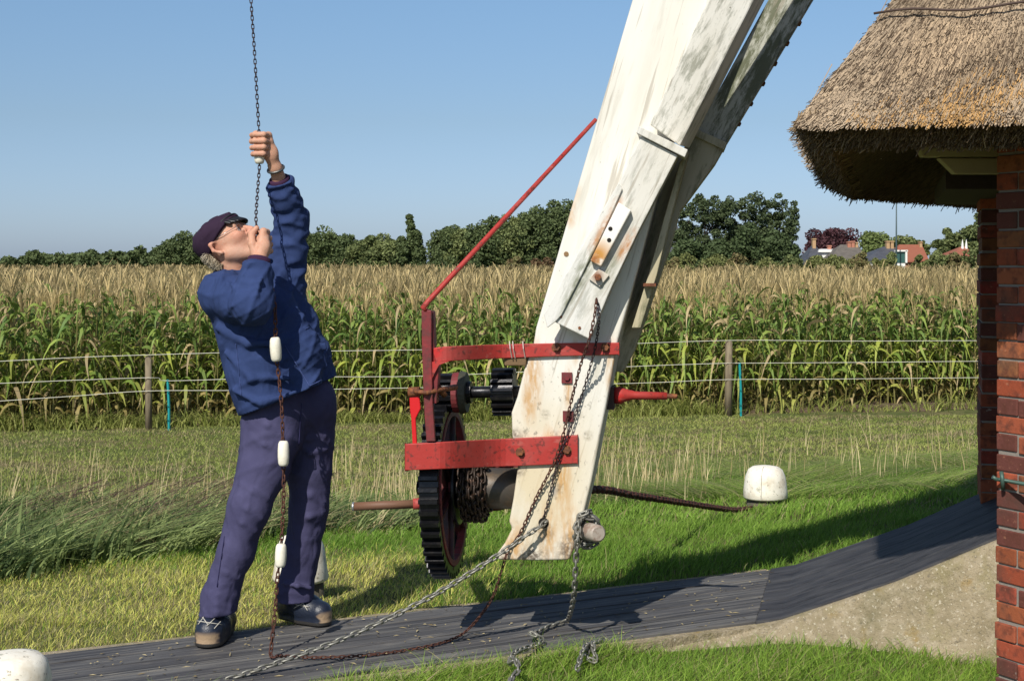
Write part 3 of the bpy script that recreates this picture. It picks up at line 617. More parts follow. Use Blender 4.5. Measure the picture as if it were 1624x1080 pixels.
m1 = np.clip(np.sin(z*9+1.2)+.1, 0, 1); T.D[sl] -= (.0045*m1*ridge(26*(.35*x+z)+1.8*np.sin(x*10+1)+y*9)+.004*ridge(24*(x-.25*z)+1.2*np.sin(z*6)+y*5)*np.clip(np.sin(z*7+.4), 0, 1)).astype(np.float32)
hz = np.where(x < -1.02, P(346, 972, 5.72)[2]+.25*(x+1.17)*-1*0+(.10*(x+1.17)), P(469, 952, 6.0)[2]+.06*(x+.9))
T.D[sl] = np.maximum(T.D[sl], (hz-z)+0*T.D[sl]).astype(np.float32)
V, Fq = T.mesh(1); tr = mk('trousers', V, Fq, tm, man, smooth=True)
seam(lin((478, 640), (474, 706)), T, fabric('seam_dark', (.03, .028, .08), (.02, .02, .06)), 'fly_seam', tr, .002, 5.6)
seam(lin((356, 850), (344, 930), 20), T, fabric('seam_dark2', (.025, .023, .07), (.02, .02, .06)), 'leg_seam', tr, .0018, 5.5)
# shoes
def shoe(pts, rs, name, toe, lace, label):
    lo = np.min(pts, 0)-.1; hi = np.max(pts, 0)+.1; lo[2] = -.01; Fs = Field(lo, hi, .0035)
    Fs.chain(pts[:-1], rs[:-1], .03); Fs.cone(pts[0], pts[-1], rs[0], rs[-1], .03)
    ax_ = unit(np.array(toe)-pts[0]); Fs.plane((0, 0, .006), (0, 0, -1))
    Fs.chain([p*np.array([1, 1, 0])+np.array([0, 0, .016]) for p in pts[:-1]], [r*.98 for r in rs[:-1]], .006)
    Fs.plane((0, 0, .003), (0, 0, -1))
    V, Fq = Fs.mesh(1); dt = np.linalg.norm(V-np.array(toe), axis=1)[:, None]
    nz = (.5+.5*np.sin(V[:, :1]*140+2*np.sin(V[:, 2:]*170))*np.sin(V[:, 1:2]*120)); g = np.clip((.056-dt)/.016+nz*.9-.5, 0, 1)*np.clip((.066-V[:, 2:])/.02, 0, 1)
    c = np.array([.010, .015, .030])*(1-g)+np.array([.34, .24, .15])*g; so_ = (V[:, 2:] < .018); c = np.where(so_, np.array([.03, .028, .026]), c)
    o = mk(name, V, Fq, Mat('shoe_leather', 'Col', .42, spec=.5).nb(120, .4, .003).nb(30, .3, .006).done(), man, col=c, smooth=True, label=label)
    wm = Mat('lace', (.42, .40, .35), .8).done(); b = MB()
    for l in lace: b.tube(l, .0019, 6)
    b.build('lace', wm, o, smooth=True); return o, Fs
p1 = [np.array([-1.185, 5.85, .052]), np.array([-1.20, 5.73, .058]), np.array([-1.203, 5.655, .052]), P(345, 962, 5.80)]
def lacepts(Fs, px): 
    q = [surf(x, y, 5.4, Fs, .003, .003) for x, y in px]; return [p for p in q if p is not None]
class _: pass
tmp = Field(np.min(p1, 0)-.1, np.max(p1, 0)+.1, .004); tmp.chain(p1[:-1], [.045, .062, .058], .03); tmp.cone(p1[0], p1[-1], .045, .05, .03)
lc = [lacepts(tmp, lin(a, b_, 10)) for a, b_ in (((312, 984), (352, 990)), ((318, 974), (330, 990)), ((345, 976), (328, 992)), ((314, 990), (326, 974)), ((350, 985), (340, 996)))]
shoe(p1, [.045, .062, .058, .050], 'shoe', (-1.205, 5.61, .04), [l for l in lc if len(l) > 2], 'dark blue lace-up shoe with a scuffed tan toe, pointing at the camera')
p2 = [np.array([-.955, 6.08, .052]), np.array([-.87, 6.02, .058]), np.array([-.805, 5.975, .050]), P(466, 948, 6.03)]
tmp = Field(np.min(p2, 0)-.1, np.max(p2, 0)+.1, .004); tmp.chain(p2[:-1], [.046, .058, .050], .03); tmp.cone(p2[0], p2[-1], .046, .052, .03)
lc = [lacepts(tmp, lin(a, b_, 10)) for a, b_ in (((468, 958), (490, 962)), ((478, 952), (488, 968)), ((466, 964), (484, 954)))]
shoe(p2, [.046, .058, .050, .052], 'shoe', (-.768, 5.955, .045), [l for l in lc if len(l) > 2], 'dark blue shoe with a scuffed tan toe, pointing right')
b = MB(); b.tube([P(343, 975, 5.76), P(340, 955, 5.76)], .045, 16); b.build('sock', fabric('red_sock', (.28, .05, .02), (.2, .03, .02)), man, smooth=True)
# cap
K = Field(Cn-.22, Cn+.22, .0042)
K.ell(L(-.026, 0, .060), (.114, .100, .060), HR, .01).ell(L(-.075, 0, .025), (.050, .078, .050), HR, .03).ell(L(-.012, 0, .035), (.108, .087, .075), HR, .025)
K.chain([L(.085+.0*abs(b_), b_, .062-.3*abs(b_)) for b_ in (-.05, 0, .05)], [.012, .014, .012], .012)
for a in np.linspace(0, 2*PI, 9)[:-1]: K.cone(L(-.02+.03*math.cos(a), .03*math.sin(a), .117), L(-.02+.095*math.cos(a), .08*math.sin(a), .094), .006, .009, .012)
K.plane(L(0, 0, .022), -hu*1.0+hf*.42)
V, Fq = K.mesh(1); capm = fabric('plum_cap', (.030, .016, .034), (.020, .010, .024)); cap = mk('cap', V, Fq, capm, man, smooth=True)
K2 = Field(Cn-.22, Cn+.22, .0035); bd = unit(hf*.66-hu*.75); bu_ = np.cross(hr, bd)

for b_ in np.linspace(-.062, .062, 11): K2.cone(L(.082-4*b_*b_, b_, .074-5*b_*b_), L(.082-4*b_*b_, b_, .074-5*b_*b_)+bd*(.056*math.sqrt(max(.02, 1-(b_/.068)**2))), .007, .0055, .008)
V, Fq = K2.mesh(1)
mk('brim', V, Fq, Mat('black_peak', (.012, .012, .014), .45).done(), cap, smooth=True)
b = MB(); b.tube([L(-.012+.106*math.cos(a), .088*math.sin(a), .045-.33*.0+(.033*math.cos(a))) for a in np.linspace(-2.2, 2.2, 26)], .005, 6); b.build('hat_band', Mat('band', (.012, .012, .018), .6).done(), cap, smooth=True)
# hair under the cap
r = np.random.default_rng(8); b = []; n = 4500
th = PI+r.uniform(-1.05, 1.05, n); hgt = r.uniform(-.070, .012, n)
rad = 1.0; px = -.024+.080*np.cos(PI+(th-PI)*1.0)*np.sqrt(np.clip(1-((hgt-.02)/.115)**2, 0, 1)); py = .080*np.sin(PI+(th-PI)*1.0)*np.sqrt(np.clip(1-((hgt-.02)/.13)**2, 0, 1))
root = Cn+px[:, None]*hf+py[:, None]*hr+hgt[:, None]*hu; out = unit(np.array([1, 0, 0]))*0+((px+.02)[:, None]*hf+py[:, None]*hr); out /= np.linalg.norm(out, axis=1)[:, None]
dr = -hu*.7-hf*.55+out*.35+r.normal(size=(n, 3))*.42; dr /= np.linalg.norm(dr, axis=1)[:, None]; ln = r.uniform(.014, .030, n)[:, None]
a_ = root+out*.002; c_ = a_+dr*ln+out*.004; sd = np.cross(dr, out); sd /= np.linalg.norm(sd, axis=1)[:, None]; w_ = .0007
Vh = np.stack([a_-sd*w_, a_+sd*w_, (a_+c_)/2+out*.004-sd*w_, (a_+c_)/2+out*.004+sd*w_, c_-sd*.0004, c_+sd*.0004], 1).reshape(-1, 3); k = np.arange(n)[:, None]*6
Fh = np.concatenate([k+np.array([0, 1, 3, 2]), k+np.array([2, 3, 5, 4])]); g = r.random(n)[:, None]
hc = np.array([.26, .20, .13])*(1-g)+np.array([.75, .66, .50])*g
hair = mk('hair', Vh, Fh, Mat('hair', 'Col', .5, spec=.4).done(), man, col=np.repeat(hc[:, None], 6, 1).reshape(-1, 3), label='short grey-blond hair below the cap')
# glasses, watch
gm_ = Mat('thin_metal', (.5, .5, .5), .25, .9).done(); b = MB()
b.tube([L(-.02, .083, .024), L(.03, .078, .018), L(.088, .056, .012)], .0013, 6)
b.tube([L(-.02, -.083, .024), L(.03, -.078, .018), L(.088, -.056, .012)], .0013, 6)
for s in (-1, 1): b.tube([L(.098+.006*(-abs(math.cos(a))), s*.032+.024*math.cos(a), .006+.017*math.sin(a)) for a in np.linspace(0, 2*PI, 17)], .0013, 6, cap=False)
gl = b.build('glasses', gm_, man, smooth=True)
t = unit(wrF-elF); e1 = unit(np.cross(t, (0, 1, 0))); e2 = np.cross(t, e1); wc = lerp(elF, wrF, .985); b = MB()
b.tube([wc+.0335*(math.cos(a)*e1+math.sin(a)*e2) for a in np.linspace(0, 2*PI, 25)], .0055, 8, cap=False)
wt = b.build('wristwatch', Mat('steel_band', (.12, .12, .115), .4, .7).nb(200, .5, .002).done(), man, smooth=True, label='steel wristwatch on the raised arm')
b = MB(); b.tube([wc-e2*.030+e1*.015, wc-e2*.045+e1*.022], .016, 18); b.build('watch_face', Mat('watch_case', (.10, .11, .12), .25, .6).done(), wt, smooth=True)
# ---------------------------------------------------------------- white tail beam with braces, winch and ironwork
tail = thing('tail_beam', 'white weathered windmill tail beam slanting up out of the picture, with its red and black winch', 'windmill tail', tuple(Q(850, 880, .14)*np.array([1, 1, 0])+np.array([0, 0, .2])))
algae = (.085, .095, .045); rust = (.36, .13, .035); dirt = (.30, .27, .19)
def white(name, ang, green, base=(.72, .70, .64), dirty=.5):
    m = Mat(name, base, .6, spec=.35); k = dict(stretch=(1.0, 1.0, .13), rot=(0, math.radians(ang), 0))
    m.nl((.56, .52, .43), 5, .45, .72, .65, **k).nl(dirt, 16, .56, .76, dirty, detail=8, **k)
    if green: m.nl(algae, 22, .53-.045*green, .66-.06*green, .75*min(green, 1.2), detail=9, rough=.75, stretch=(1, 1, .22), rot=(0, math.radians(ang), 0)).nl((.05, .055, .03), 30, .57, .70, .6*green, detail=6, **k)
    m.nl((.13, .115, .09), 75, .68, .74, .7); m.nl((.30, .26, .20), 40, .60, .66, .55, stretch=(1, 1, .02), rot=(0, math.radians(ang), 0), detail=3); m.nb(30, .25, .006, detail=8, **k).nb(120, .2, .002)
    return m
bm = white('white_paint_beam', -16, 0, dirty=.5); bm.spot((.60, .50, .32), Q(860, 760, 0), .32, (1, 1, .7), .8, 6, nlo=.2, nhi=.5); bm.spot((.22, .20, .16), Q(880, 700, 0), .30, (1, 1, .6), .8, 60, nlo=.60, nhi=.66)
for (x, y, r, st) in ((845, 600, .10, (2.4, 1, .6)), (838, 640, .06, (2, 1, .7)), (870, 700, .05, (2, 1, .7)), (902, 615, .06, (3, 1, .6)), (912, 560, .04, (2.5, 1, .7)), (893, 760, .10, (2.6, 1, .55)), (870, 850, .09, (2.2, 1, .7)), (815, 870, .09, (1.5, 1, .8)), (900, 300, .05, (1, 1, .7)), (905, 340, .04, (1.5, 1, .7)), (903, 860, .10, (2.5, 1, .6)), (970, 585, .06, (2.5, 1, .5))):
    bm.spot((.50, .27, .08), Q(x, y, -.02), r*1.25, st, .85, 30, nlo=.3, nhi=.55)
for (x, y, r) in ((800, 885, .04), (850, 882, .07), (900, 878, .07), (835, 886, .05), (868, 720, .03), (884, 775, .03), (862, 845, .05), (905, 860, .05), (815, 690, .04), (822, 745, .04)): bm.spot((.10, .07, .05), Q(x, y, -.01), r, (1, 1, 1), .9, 60)
bm.spot((.30, .27, .25), Q(878, 780, -.01), .03, (1.6, 1, .8), .9, 80, nlo=.3, nhi=.45)
for k_ in range(7): bm.spot((.22, .18, .12), Q(830+k_*17, 690+37*math.sin(k_*2.1), -.01), .028, (1, 1, 1), .8, 90)
bm = bm.done()
out = [(1450, -1520), (1047, -150), (1003, 0), (945, 197), (850, 520), (846, 545), (833, 580), (820, 630), (811, 655), (812, 690), (821, 740), (814, 790), (807, 828), (812, 838), (801, 860), (785, 882), (790, 888), (858, 889), (902, 888), (908, 874), (923, 825), (938, 764), (962, 640), (980, 540), (1008, 440), (1072, 200), (1130, 0), (1180, -150), (1600, -1500)]
mb = MB(); fr = [Q(x, y, 0) for x, y in out]; bk = [Q(x, y, 0)+BK*.27 for x, y in out]; n = len(out)
mb.add(fr+bk, [tuple(range(n)), tuple(range(2*n-1, n-1, -1))]+[(i, i+n, (i+1) % n+n, (i+1) % n) for i in range(n)])
beam = mb.build('beam', bm, tail, label='broad white painted timber, rust stained at the foot'); bevel(beam, .012, 3)
# chain hole, knot and nails in the beam
blk = Mat('hole_dark', (.012, .009, .007), .9).done(); rst = Mat('rust_iron', (.13, .05, .028), .75, .3).nl((.30, .11, .04), 60, .45, .6, .8).nb(150, .6, .003).done()
mb = MB(); hc = Q(862, 829, -.003); mb.tube([hc, hc+BK*.004], .021, 14); mb.build('chain_hole', blk, beam)
mb = MB(); c = Q(898, 403, -.003); mb.tube([c, c+BK*.003], .010, 10); mb.build('knot', Mat('knot_wood', (.22, .13, .06), .8).done(), beam)
bf = white('white_paint_brace', -27, .8); bf.spot(rust, P(955, 400, 5.55), .12, (1.4, 1, .6), .9, 25); bf.spot((.45, .2, .06), P(985, 350, 5.55), .08, (1.4, 1, .6), .9, 30)
bf = bf.done(); bl = white('white_paint_box', -27, .5, (.66, .65, .61))
for (x, y, r) in ((975, 330, .05), (960, 360, .06), (945, 385, .05), (998, 385, .06), (988, 400, .05)): bl.spot((.42, .17, .04), Q(x, y, -.12), r, (1.8, 1, .8), .95, 25, rot=(0, math.radians(-27), 0))
for (x, y, r) in ((935, 410, .06), (922, 440, .06), (905, 475, .05), (965, 430, .05)): bl.spot((.16, .17, .10), Q(x, y, -.12), r*1.5, (2.2, 1, .6), .8, 30, rot=(0, math.radians(-27), 0))
bl = bl.done()
# front brace: upper part leans towards the camera, lower part is boxed in
def pr(front, thick, name, m, parent, bev=.006, label=None, vec=None):
    b = MB(); v = BK*thick if vec is None else np.array(vec); b.prism(front, v); o = b.build(name, m, parent, label=label)
    return bevel(o, bev, 2) if bev else o
d0 = Q(1050, 215, -.085)[1]
fb = pr([P(1030, 198, d0), P(1078, 232, d0), P(1196, 0, d0-.05), P(1340, -280, d0-.12), P(1800, -1180, d0-.35), P(1610, -1180, d0-.35), P(1256, -280, d0-.12), P(1123, 0, d0-.05)], .0, 'brace', bf, tail, .006, 'front brace with green algae streaks', vec=BK*.13+AX*.035)
bx = pr([Q(x, y, -.115) for x, y in ((880, 511), (944, 377), (981, 291), (1017, 216), (1075, 247), (1012, 368), (968, 460), (935, 538))], .113, 'brace_foot', bl, tail, .004, 'boxed white foot of the front brace')
pr([Q(x, y, -.127) for x, y in ((981, 290), (987, 300), (949, 384), (890, 500), (880, 511), (868, 520), (862, 498), (900, 430))], .02, 'trim_board', bl, bx, .003)
pr([Q(x, y, -.135) for x, y in ((1013, 200), (1091, 238), (1086, 250), (1009, 211))], .16, 'collar', bl, fb, .003)
pr([Q(x, y, -.150) for x, y in ((936, 414), (953, 423), (1001, 334), (981, 321))], .034, 'bracket', Mat('bracket_paint', (.78, .76, .70), .5).spot((.50, .24, .05), Q(948, 405, -.15), .085, (1, 1, 1), 1.0, 20, nlo=.25, nhi=.45).spot((.30, .11, .03), Q(940, 412, -.15), .04, (1, 1, 1), .9, 40).done(), bx, .005, 'white bracket with rust on its lower half')
mb = MB()
for (x, y) in ((968, 363), (966, 381)): c = Q(x, y, -.1515); mb.tube([c, c+BK*.004], .0085, 12)
mb.build('bolt_hole', blk, bx)
pl = Mat('nut_plate', (.55, .50, .42), .6).spot((.22, .08, .03), Q(947, 438, -.13), .03, (1, 1, 1), 1.0, 60, nlo=.2, nhi=.5).done()
pr([Q(x, y, -.128) for x, y in ((950, 426), (966, 437), (951, 455), (934, 443))], .012, 'nut_plate', pl, bx, .002)
mb = MB(); c = Q(948, 440, -.15); mb.tube([c, c+BK*.03], .013, 6); mb.build('bolt', rst, bx)
mb = MB()
for (x, y) in ((889, 502), (919, 520)): c = Q(x, y, -.119); mb.tube([c, c+BK*.006], .006, 8)
mb.build('nail', rst, bx)
# rear brace
rb = white('rear_paint_shaded', -27, 2.0, (.42, .42, .36)).done(); OB = .285  # base darkened and algae thickened to paint in the main beam's shade
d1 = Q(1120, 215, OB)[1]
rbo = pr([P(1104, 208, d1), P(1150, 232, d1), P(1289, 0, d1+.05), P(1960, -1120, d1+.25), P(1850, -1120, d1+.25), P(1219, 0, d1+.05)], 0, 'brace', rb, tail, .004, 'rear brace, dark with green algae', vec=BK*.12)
rbl = white('rear_foot_shaded', -22, .8, (.42, .38, .27)).done()  # yellowish wood with algae, colour darkened to carry the shade behind the beam
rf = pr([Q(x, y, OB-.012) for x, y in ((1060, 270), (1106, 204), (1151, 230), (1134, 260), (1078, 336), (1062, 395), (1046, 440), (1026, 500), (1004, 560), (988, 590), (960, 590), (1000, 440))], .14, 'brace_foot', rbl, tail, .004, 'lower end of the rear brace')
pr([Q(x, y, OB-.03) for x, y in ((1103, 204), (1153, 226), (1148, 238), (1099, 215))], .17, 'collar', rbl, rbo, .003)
mb = MB()
for k in range(6):
    t = k/5; c = P(1172+(1268-1172)*t, 196-160*t, d1+.05); mb.tube([c, c+BK*.05], .010, 6)
mb.build('bolt', rst, rbo)
yw = white('yellow_wood', -18, .9, (.36, .31, .16)).done()
pr([Q(x, y, .05) for x, y in ((1078, 258), (1092, 240), (1062, 350), (1042, 435), (1016, 520), (1002, 520), (1030, 430), (1052, 350))], .20, 'side_board', yw, tail, .003)
mb = MB(); a = Q(1030, 452, -.0); mb.box(a+BK*.1, (.05, .2, .012), np.stack([AX, BK, [0, 0, 1]], 1)); mb.build('side_clamp', rst, tail)

# red iron: straps, post, stay
red = Mat('red_paint', (.36, .034, .028), .55, spec=.3).nl((.36, .075, .065), 7, .45, .65, .6).nl((.52, .018, .018), 3, .58, .66, .9).nl((.10, .03, .025), 50, .56, .64, .75).nl((.40, .16, .13), 35, .60, .68, .4, stretch=(.3, 1, 1)).nb(60, .25, .003).nb(14, .2, .006).done()
redd = Mat('dull_red_paint', (.17, .025, .028), .6, spec=.35).nl((.07, .03, .025), 30, .45, .66, .8).nl((.30, .03, .03), 12, .55, .7, .7).nb(70, .4, .003).done()
greasy = Mat('greasy_iron', (.014, .014, .017), .32, .55, spec=.5).nl((.05, .045, .04), 40, .5, .7, .6).nb(120, .35, .002).done()
def band(pairs, th, name, m, parent, label=None):    # flat bar through (top pixel, bottom pixel, off) stations
    b = MB(); n = len(pairs); V = []
    for (xt, yt, xb, yb, o) in pairs: V += [Q(xt, yt, o), Q(xb, yb, o), Q(xb, yb, o)+BK*th, Q(xt, yt, o)+BK*th]
    Fs = [(4*i+k, 4*i+(k+1) % 4, 4*(i+1)+(k+1) % 4, 4*(i+1)+k) for i in range(n-1) for k in range(4)]+[(0, 1, 2, 3), tuple(4*(n-1)+k for k in (3, 2, 1, 0))]
    b.add(V, Fs); return bevel(b.build(name, m, parent, label=label), .003, 2)
ls = band([(x_, 704-(x_-642)*.051, x_, 746-(x_-642)*.040, -.017-.27*(.5+.5*math.cos(PI*min(1, max(0, (x_-690)/120))))) for x_ in [642, 660, 680]+list(range(690, 812, 8))+[812, 860, 916]], .016, 'strap', red, tail, 'wide red lower strap bolted across the beam')
# return of the strap round the wheel and its far half
b = MB(); pts = [Q(642, 725, o) for o in (-.285, -.1, .1, .3, .50)]; hz_ = .0535
V = []
for p in pts: V += [p+(0, 0, hz_), p-(0, 0, hz_), p-(0, 0, hz_)+AX*.014, p+(0, 0, hz_)+AX*.014]
b.add(V, [(4*i+k, 4*i+(k+1) % 4, 4*(i+1)+(k+1) % 4, 4*(i+1)+k) for i in range(4) for k in range(4)])
q1 = [Q(650, 725, .50), Q(720, 725, .50), Q(797, 722, .30), Q(830, 720, .29)]; V = []
for p in q1: V += [p+(0, 0, hz_), p-(0, 0, hz_), p-(0, 0, hz_)-BK*.014, p+(0, 0, hz_)-BK*.014]
b.add(V, [(4*i+k, 4*i+(k+1) % 4, 4*(i+1)+(k+1) % 4, 4*(i+1)+k) for i in range(3) for k in range(4)])
b.build('strap_return', redd, ls)
us = band([(683, 553, 683, 578, -.275)]+[(x_, 550-(x_-700)*.045+.00013*(x_-700)**2*.6, x_, 573.5-(x_-700)*.060+.00013*(x_-700)**2*.6, -.017-.258*(.5+.5*math.cos(PI*min(1, max(0, (x_-700)/112))))) for x_ in list(range(700, 816, 8))+[830, 880, 930, 982]], .018, 'strap', red, tail, 'narrow red upper strap bolted across the beam')
b = MB()
for (x, y, ob) in ((882, 551, us), (960, 551, us), (825, 717, ls), (899, 714, ls)):
    b = MB(); c = Q(x, y, -.034); b.tube([c, c+BK*.018], .014, 6); c = Q(x, y, -.020); b.tube([c, c+BK*.003], .019, 14); b.build('bolt', rst, ob)
b = MB()
for (x, y) in ((899, 599), (901, 660)):
    b = MB(); c = Q(x, y, -.005); b.box(c, (.042, .009, .042), np.stack([AX, BK, [0, 0, 1]], 1)); c = Q(x, y, -.018); b.tube([c, c+BK*.012], .012, 6); b.build('bolt_plate', redd, tail)
# post (channel shape) and gusset
b = MB(); OP = -.295
b.prism([Q(668, 492, OP), Q(684, 492, OP), Q(684, 552, OP), Q(686, 640, OP), Q(690, 700, OP), Q(676, 700, OP), Q(672, 640, OP), Q(669, 552, OP)], BK*.022)
b.prism([Q(682, 494, OP+.02), Q(687, 494, OP+.02), Q(689, 560, OP+.02), Q(696, 580, OP+.02), Q(692, 640, OP+.02), Q(684, 640, OP+.02)], BK*.05)
post = b.build('post', redd, tail, label='dull red upright joining the two straps'); bevel(post, .003, 2)
b = MB(); b.prism([Q(683, 574, OP+.006), Q(712, 573, OP+.006), Q(696, 579, OP+.006), Q(689, 592, OP+.006), Q(684, 604, OP+.006)], BK*.02); b.build('gusset', red, post)
b = MB(); b.tube([Q(677, 494, OP+.012), Q(671, 488, OP+.0), lerp(Q(671, 488, OP), Q(945, 192, .12), .03)+(0, 0, .003), Q(945, 190, .12)], [.011, .012, .011, .0085], 10)
b.build('stay_rod', red, tail, smooth=True, label='thin red stay running up to the beam')
# thin wire lashings on the upper strap
b = MB()
for x in (808, 813, 829): b.tube([Q(x, 541, -.024), Q(x+1, 553, -.030), Q(x+4, 568, -.024)], .0022, 6)
b.build('wire_lashing', Mat('bright_wire', (.6, .5, .45), .4, .6).done(), us)
b = MB(); b.prism([Q(799, 568, -.01), Q(836, 566, -.01), Q(834, 580, -.01), Q(800, 580, -.01)], BK*.06); bevel(b.build('wood_wedge', Mat('old_wood', (.16, .10, .05), .85).nb(60, .5, .005).done(), tail), .004)
# wheel frame: axis along AX, with a slight rise to the right
dred = Mat('black_red', (.075, .014, .014), .5).nl((.02, .015, .015), 14, .4, .6, .9).done()
WC = Q(706, 773, .14); WA = unit(AX+np.array([0, 0, .03])); WU = unit(np.array([0, 0, 1])-WA*WA[2]); WB = np.cross(WU, WA)
def cyl(c, a, r0, r1, ln, seg=32):    # helper list for a cylinder part
    return [c-a*ln/2, c+a*ln/2], [r0, r1]
def gear(c, R, wdt, nt_, tooth, name, m, parent, inner=None, label=None, phase=0.0):
    b = MB(); ho = wdt/2; ring = []
    for k in range(nt_):
        for (f, r) in ((-.5, R-tooth), (-.26, R-tooth), (-.17, R), (.17, R), (.26, R-tooth)):
            a = 2*PI*(k+f+.0)/nt_+phase; ring.append((math.cos(a)*r, math.sin(a)*r))
    n = len(ring); V = []
    for s in (-1, 1): V += [c+WA*ho*s+WB*x+WU*y for x, y in ring]
    ri = inner if inner else .008
    for s in (-1, 1): V += [c+WA*ho*s+(WB*x+WU*y)*(ri/math.hypot(x, y)) for x, y in ring]
    Fs = []
    for i in range(n):
        j = (i+1) % n; Fs += [(i, j, n+j, n+i), (i, 2*n+i, 2*n+j, j), (n+i, n+j, 3*n+j, 3*n+i), (2*n+i, 3*n+i, 3*n+j, 2*n+j)]
    b.add(V, Fs); return b.build(name, m, parent, label=label)
RW = .368
wheel = gear(WC, RW, .076, 50, .023, 'gear_wheel', greasy, tail, RW-.048, 'large black cog wheel with red spokes')
b = MB(); b.tube([WC-WA*.075, WC+WA*.085], .055, 20); b.build('hub', redd, wheel, smooth=True)
for k in range(6):
    a = 2*PI*k/6+.3; d_ = WB*math.cos(a)+WU*math.sin(a); p_ = np.cross(WA, d_); b = MB()
    R_ = np.stack([d_, p_, WA], 1); b.box(WC+d_*.185+WA*.01, (.30, .055, .022), R_); b.box(WC+d_*.185+WA*.01, (.30, .016, .06), R_)
    bevel(b.build('spoke', dred, wheel), .004)
b = MB(); n = 48
V = [WC+WA*w_+(WB*math.cos(2*PI*i/n)+WU*math.sin(2*PI*i/n))*r_ for i in range(n) for (w_, r_) in ((.012, RW-.075), (.042, RW-.075), (.042, RW-.051), (.012, RW-.051))]
b.add(V, [(4*i+k, 4*i+(k+1) % 4, 4*((i+1) % n)+(k+1) % 4, 4*((i+1) % n)+k) for i in range(n) for k in range(4)]); b.build('rim', redd, wheel)
# drum with its wound chain
b = MB(); dA = WC+WA*.05; dB = Q(835, 775, .14); b.tube([dA, dB], .083, 28); dm = Mat('drum_iron', (.075, .065, .055), .5, .3).nl((.16, .10, .05), 20, .5, .7, .6).nb(50, .3, .004).done()
drum = b.build('drum', dm, tail, smooth=True)
b = MB(); b.tube([WC-WA*.115, dA], .03, 14); b.build('axle', greasy, drum, smooth=True)
rr = np.random.default_rng(4); cl = []; nT = 9
for lay, (rad, turns, t0, t1) in enumerate(((.097, 5, .02, .135), (.116, 4, .025, .125), (.134, 4, .03, .115))):
    m_ = int(turns*16)
    for i in range(m_+1):
        a = 2*PI*i/16+lay; t = t0+(t1-t0)*i/m_; cl.append(WC+WA*(.05+t+rr.normal()*.002)+(WB*math.cos(a)+WU*math.sin(a))*(rad+rr.normal()*.003))
cl.append(cl[-1]+WA*.02+(0, 0, -.03))
V, Fq = chain_mesh(cl, .034, .010, .032, smooth_curve=False, seed=3); dch = Mat('greasy_chain', (.035, .024, .018), .5, .4).nl((.12, .06, .035), 60, .5, .7, .6).done()
mk('wound_chain', V, Fq, dch, drum, smooth=True)
b = MB(); b.tube([WC+WA*.05, WC+WA*.062], .15, 30); b.build('drum_flange', greasy, drum, smooth=True)
# crank handle to the left
b = MB(); h0, h1 = Q(560, 803, .02), Q(657, 799, .05); b.tube([h0, lerp(h0, h1, .5), h1], [.017, .018, .0175], 16)
hd_ = b.build('handle', Mat('handle_wood', (.15, .075, .045), .6).nl((.26, .16, .10), 30, .5, .7, .6, stretch=(.1, 1, 1)).nb(60, .3, .003).done(), tail, smooth=True, label='brown crank handle sticking out to the left')
b = MB(); b.tube([Q(559, 803, .02), Q(562.5, 803, .02)], .0182, 16); b.build('end_cap', Mat('bright_steel', (.6, .6, .6), .3, .8).done(), hd_, smooth=True)
b = MB(); b.tube([Q(655, 799, .05), Q(672, 798, .06)], .023, 16); b.build('socket', red, hd_, smooth=True)
# pinion shaft
SH = lambda x: Q(x, 623-(x-700)*.016, .10)
sh = MB(); sh.tube([SH(688), SH(838)], .024, 16); shaft = sh.build('pinion_shaft', greasy, tail, smooth=True)
gear(SH(800), .098, .088, 17, .020, 'small_gear', greasy, shaft, None, 'small black cog beside the beam')
gear(SH(706), .080, .075, 13, .020, 'pinion', greasy, shaft, None)
b = MB(); b.tube([SH(720), SH(731)], .082, 26); b.build('red_disc', redd, shaft, smooth=False)
b = MB(); b.tube([SH(731), SH(741)], [.088, .082], 26); b.build('brake_disc', Mat('grey_green_iron', (.045, .045, .03), .6).nb(60, .4, .004).done(), shaft)
b = MB(); b.tube([SH(741), SH(748)], .045, 20); b.build('bearing', greasy, shaft)
# pawl, fork and the red lever
b = MB(); b.tube([Q(652, 620, -.27), Q(676, 623, -.315), Q(700, 618, -.24), Q(722, 614, -.10)], [.011, .009, .010, .012], 10); b.tube([Q(694, 612, -.24), Q(706, 628, -.22)], .012, 8); b.tube([Q(648, 622, -.27), Q(666, 621, -.27)], .019, 12)
pw = b.build('pawl', rst, tail, smooth=True, label='rusty pawl lying across the pinion')
b = MB(); b.prism([Q(x, y, -.275) for x, y in ((649, 628), (665, 628), (667, 648), (659, 664), (661, 704), (654, 704), (652, 664), (650, 650))], BK*.014); bevel(b.build('lever', Mat('fresh_red', (.55, .012, .015), .4).nb(40, .2, .003).done(), pw, label='fresh red hanging lever'), .003)
# red spindle coming out on the far side
b = MB(); b.tube([Q(975, 627, .13), Q(984, 627, .13), Q(990, 626.5, .13), Q(1003, 626.5, .13), Q(1006, 627, .13), Q(1058, 628, .13)], [.034, .036, .028, .019, .017, .015], 16)
sp = b.build('spindle', red, tail, smooth=True, label='red spindle poking out of the right side'); b = MB(); b.tube([Q(1058, 628, .13), Q(1074, 628.5, .13)], [.011, .009], 8); b.build('spindle_tip', rst, sp)
b = MB(); b.box(Q(965, 630, .13), (.05, .10, .09), np.stack([AX, BK, [0, 0, 1]], 1)); b.build('side_plate', Mat('dark_plate', (.05, .03, .025), .7).done(), tail)
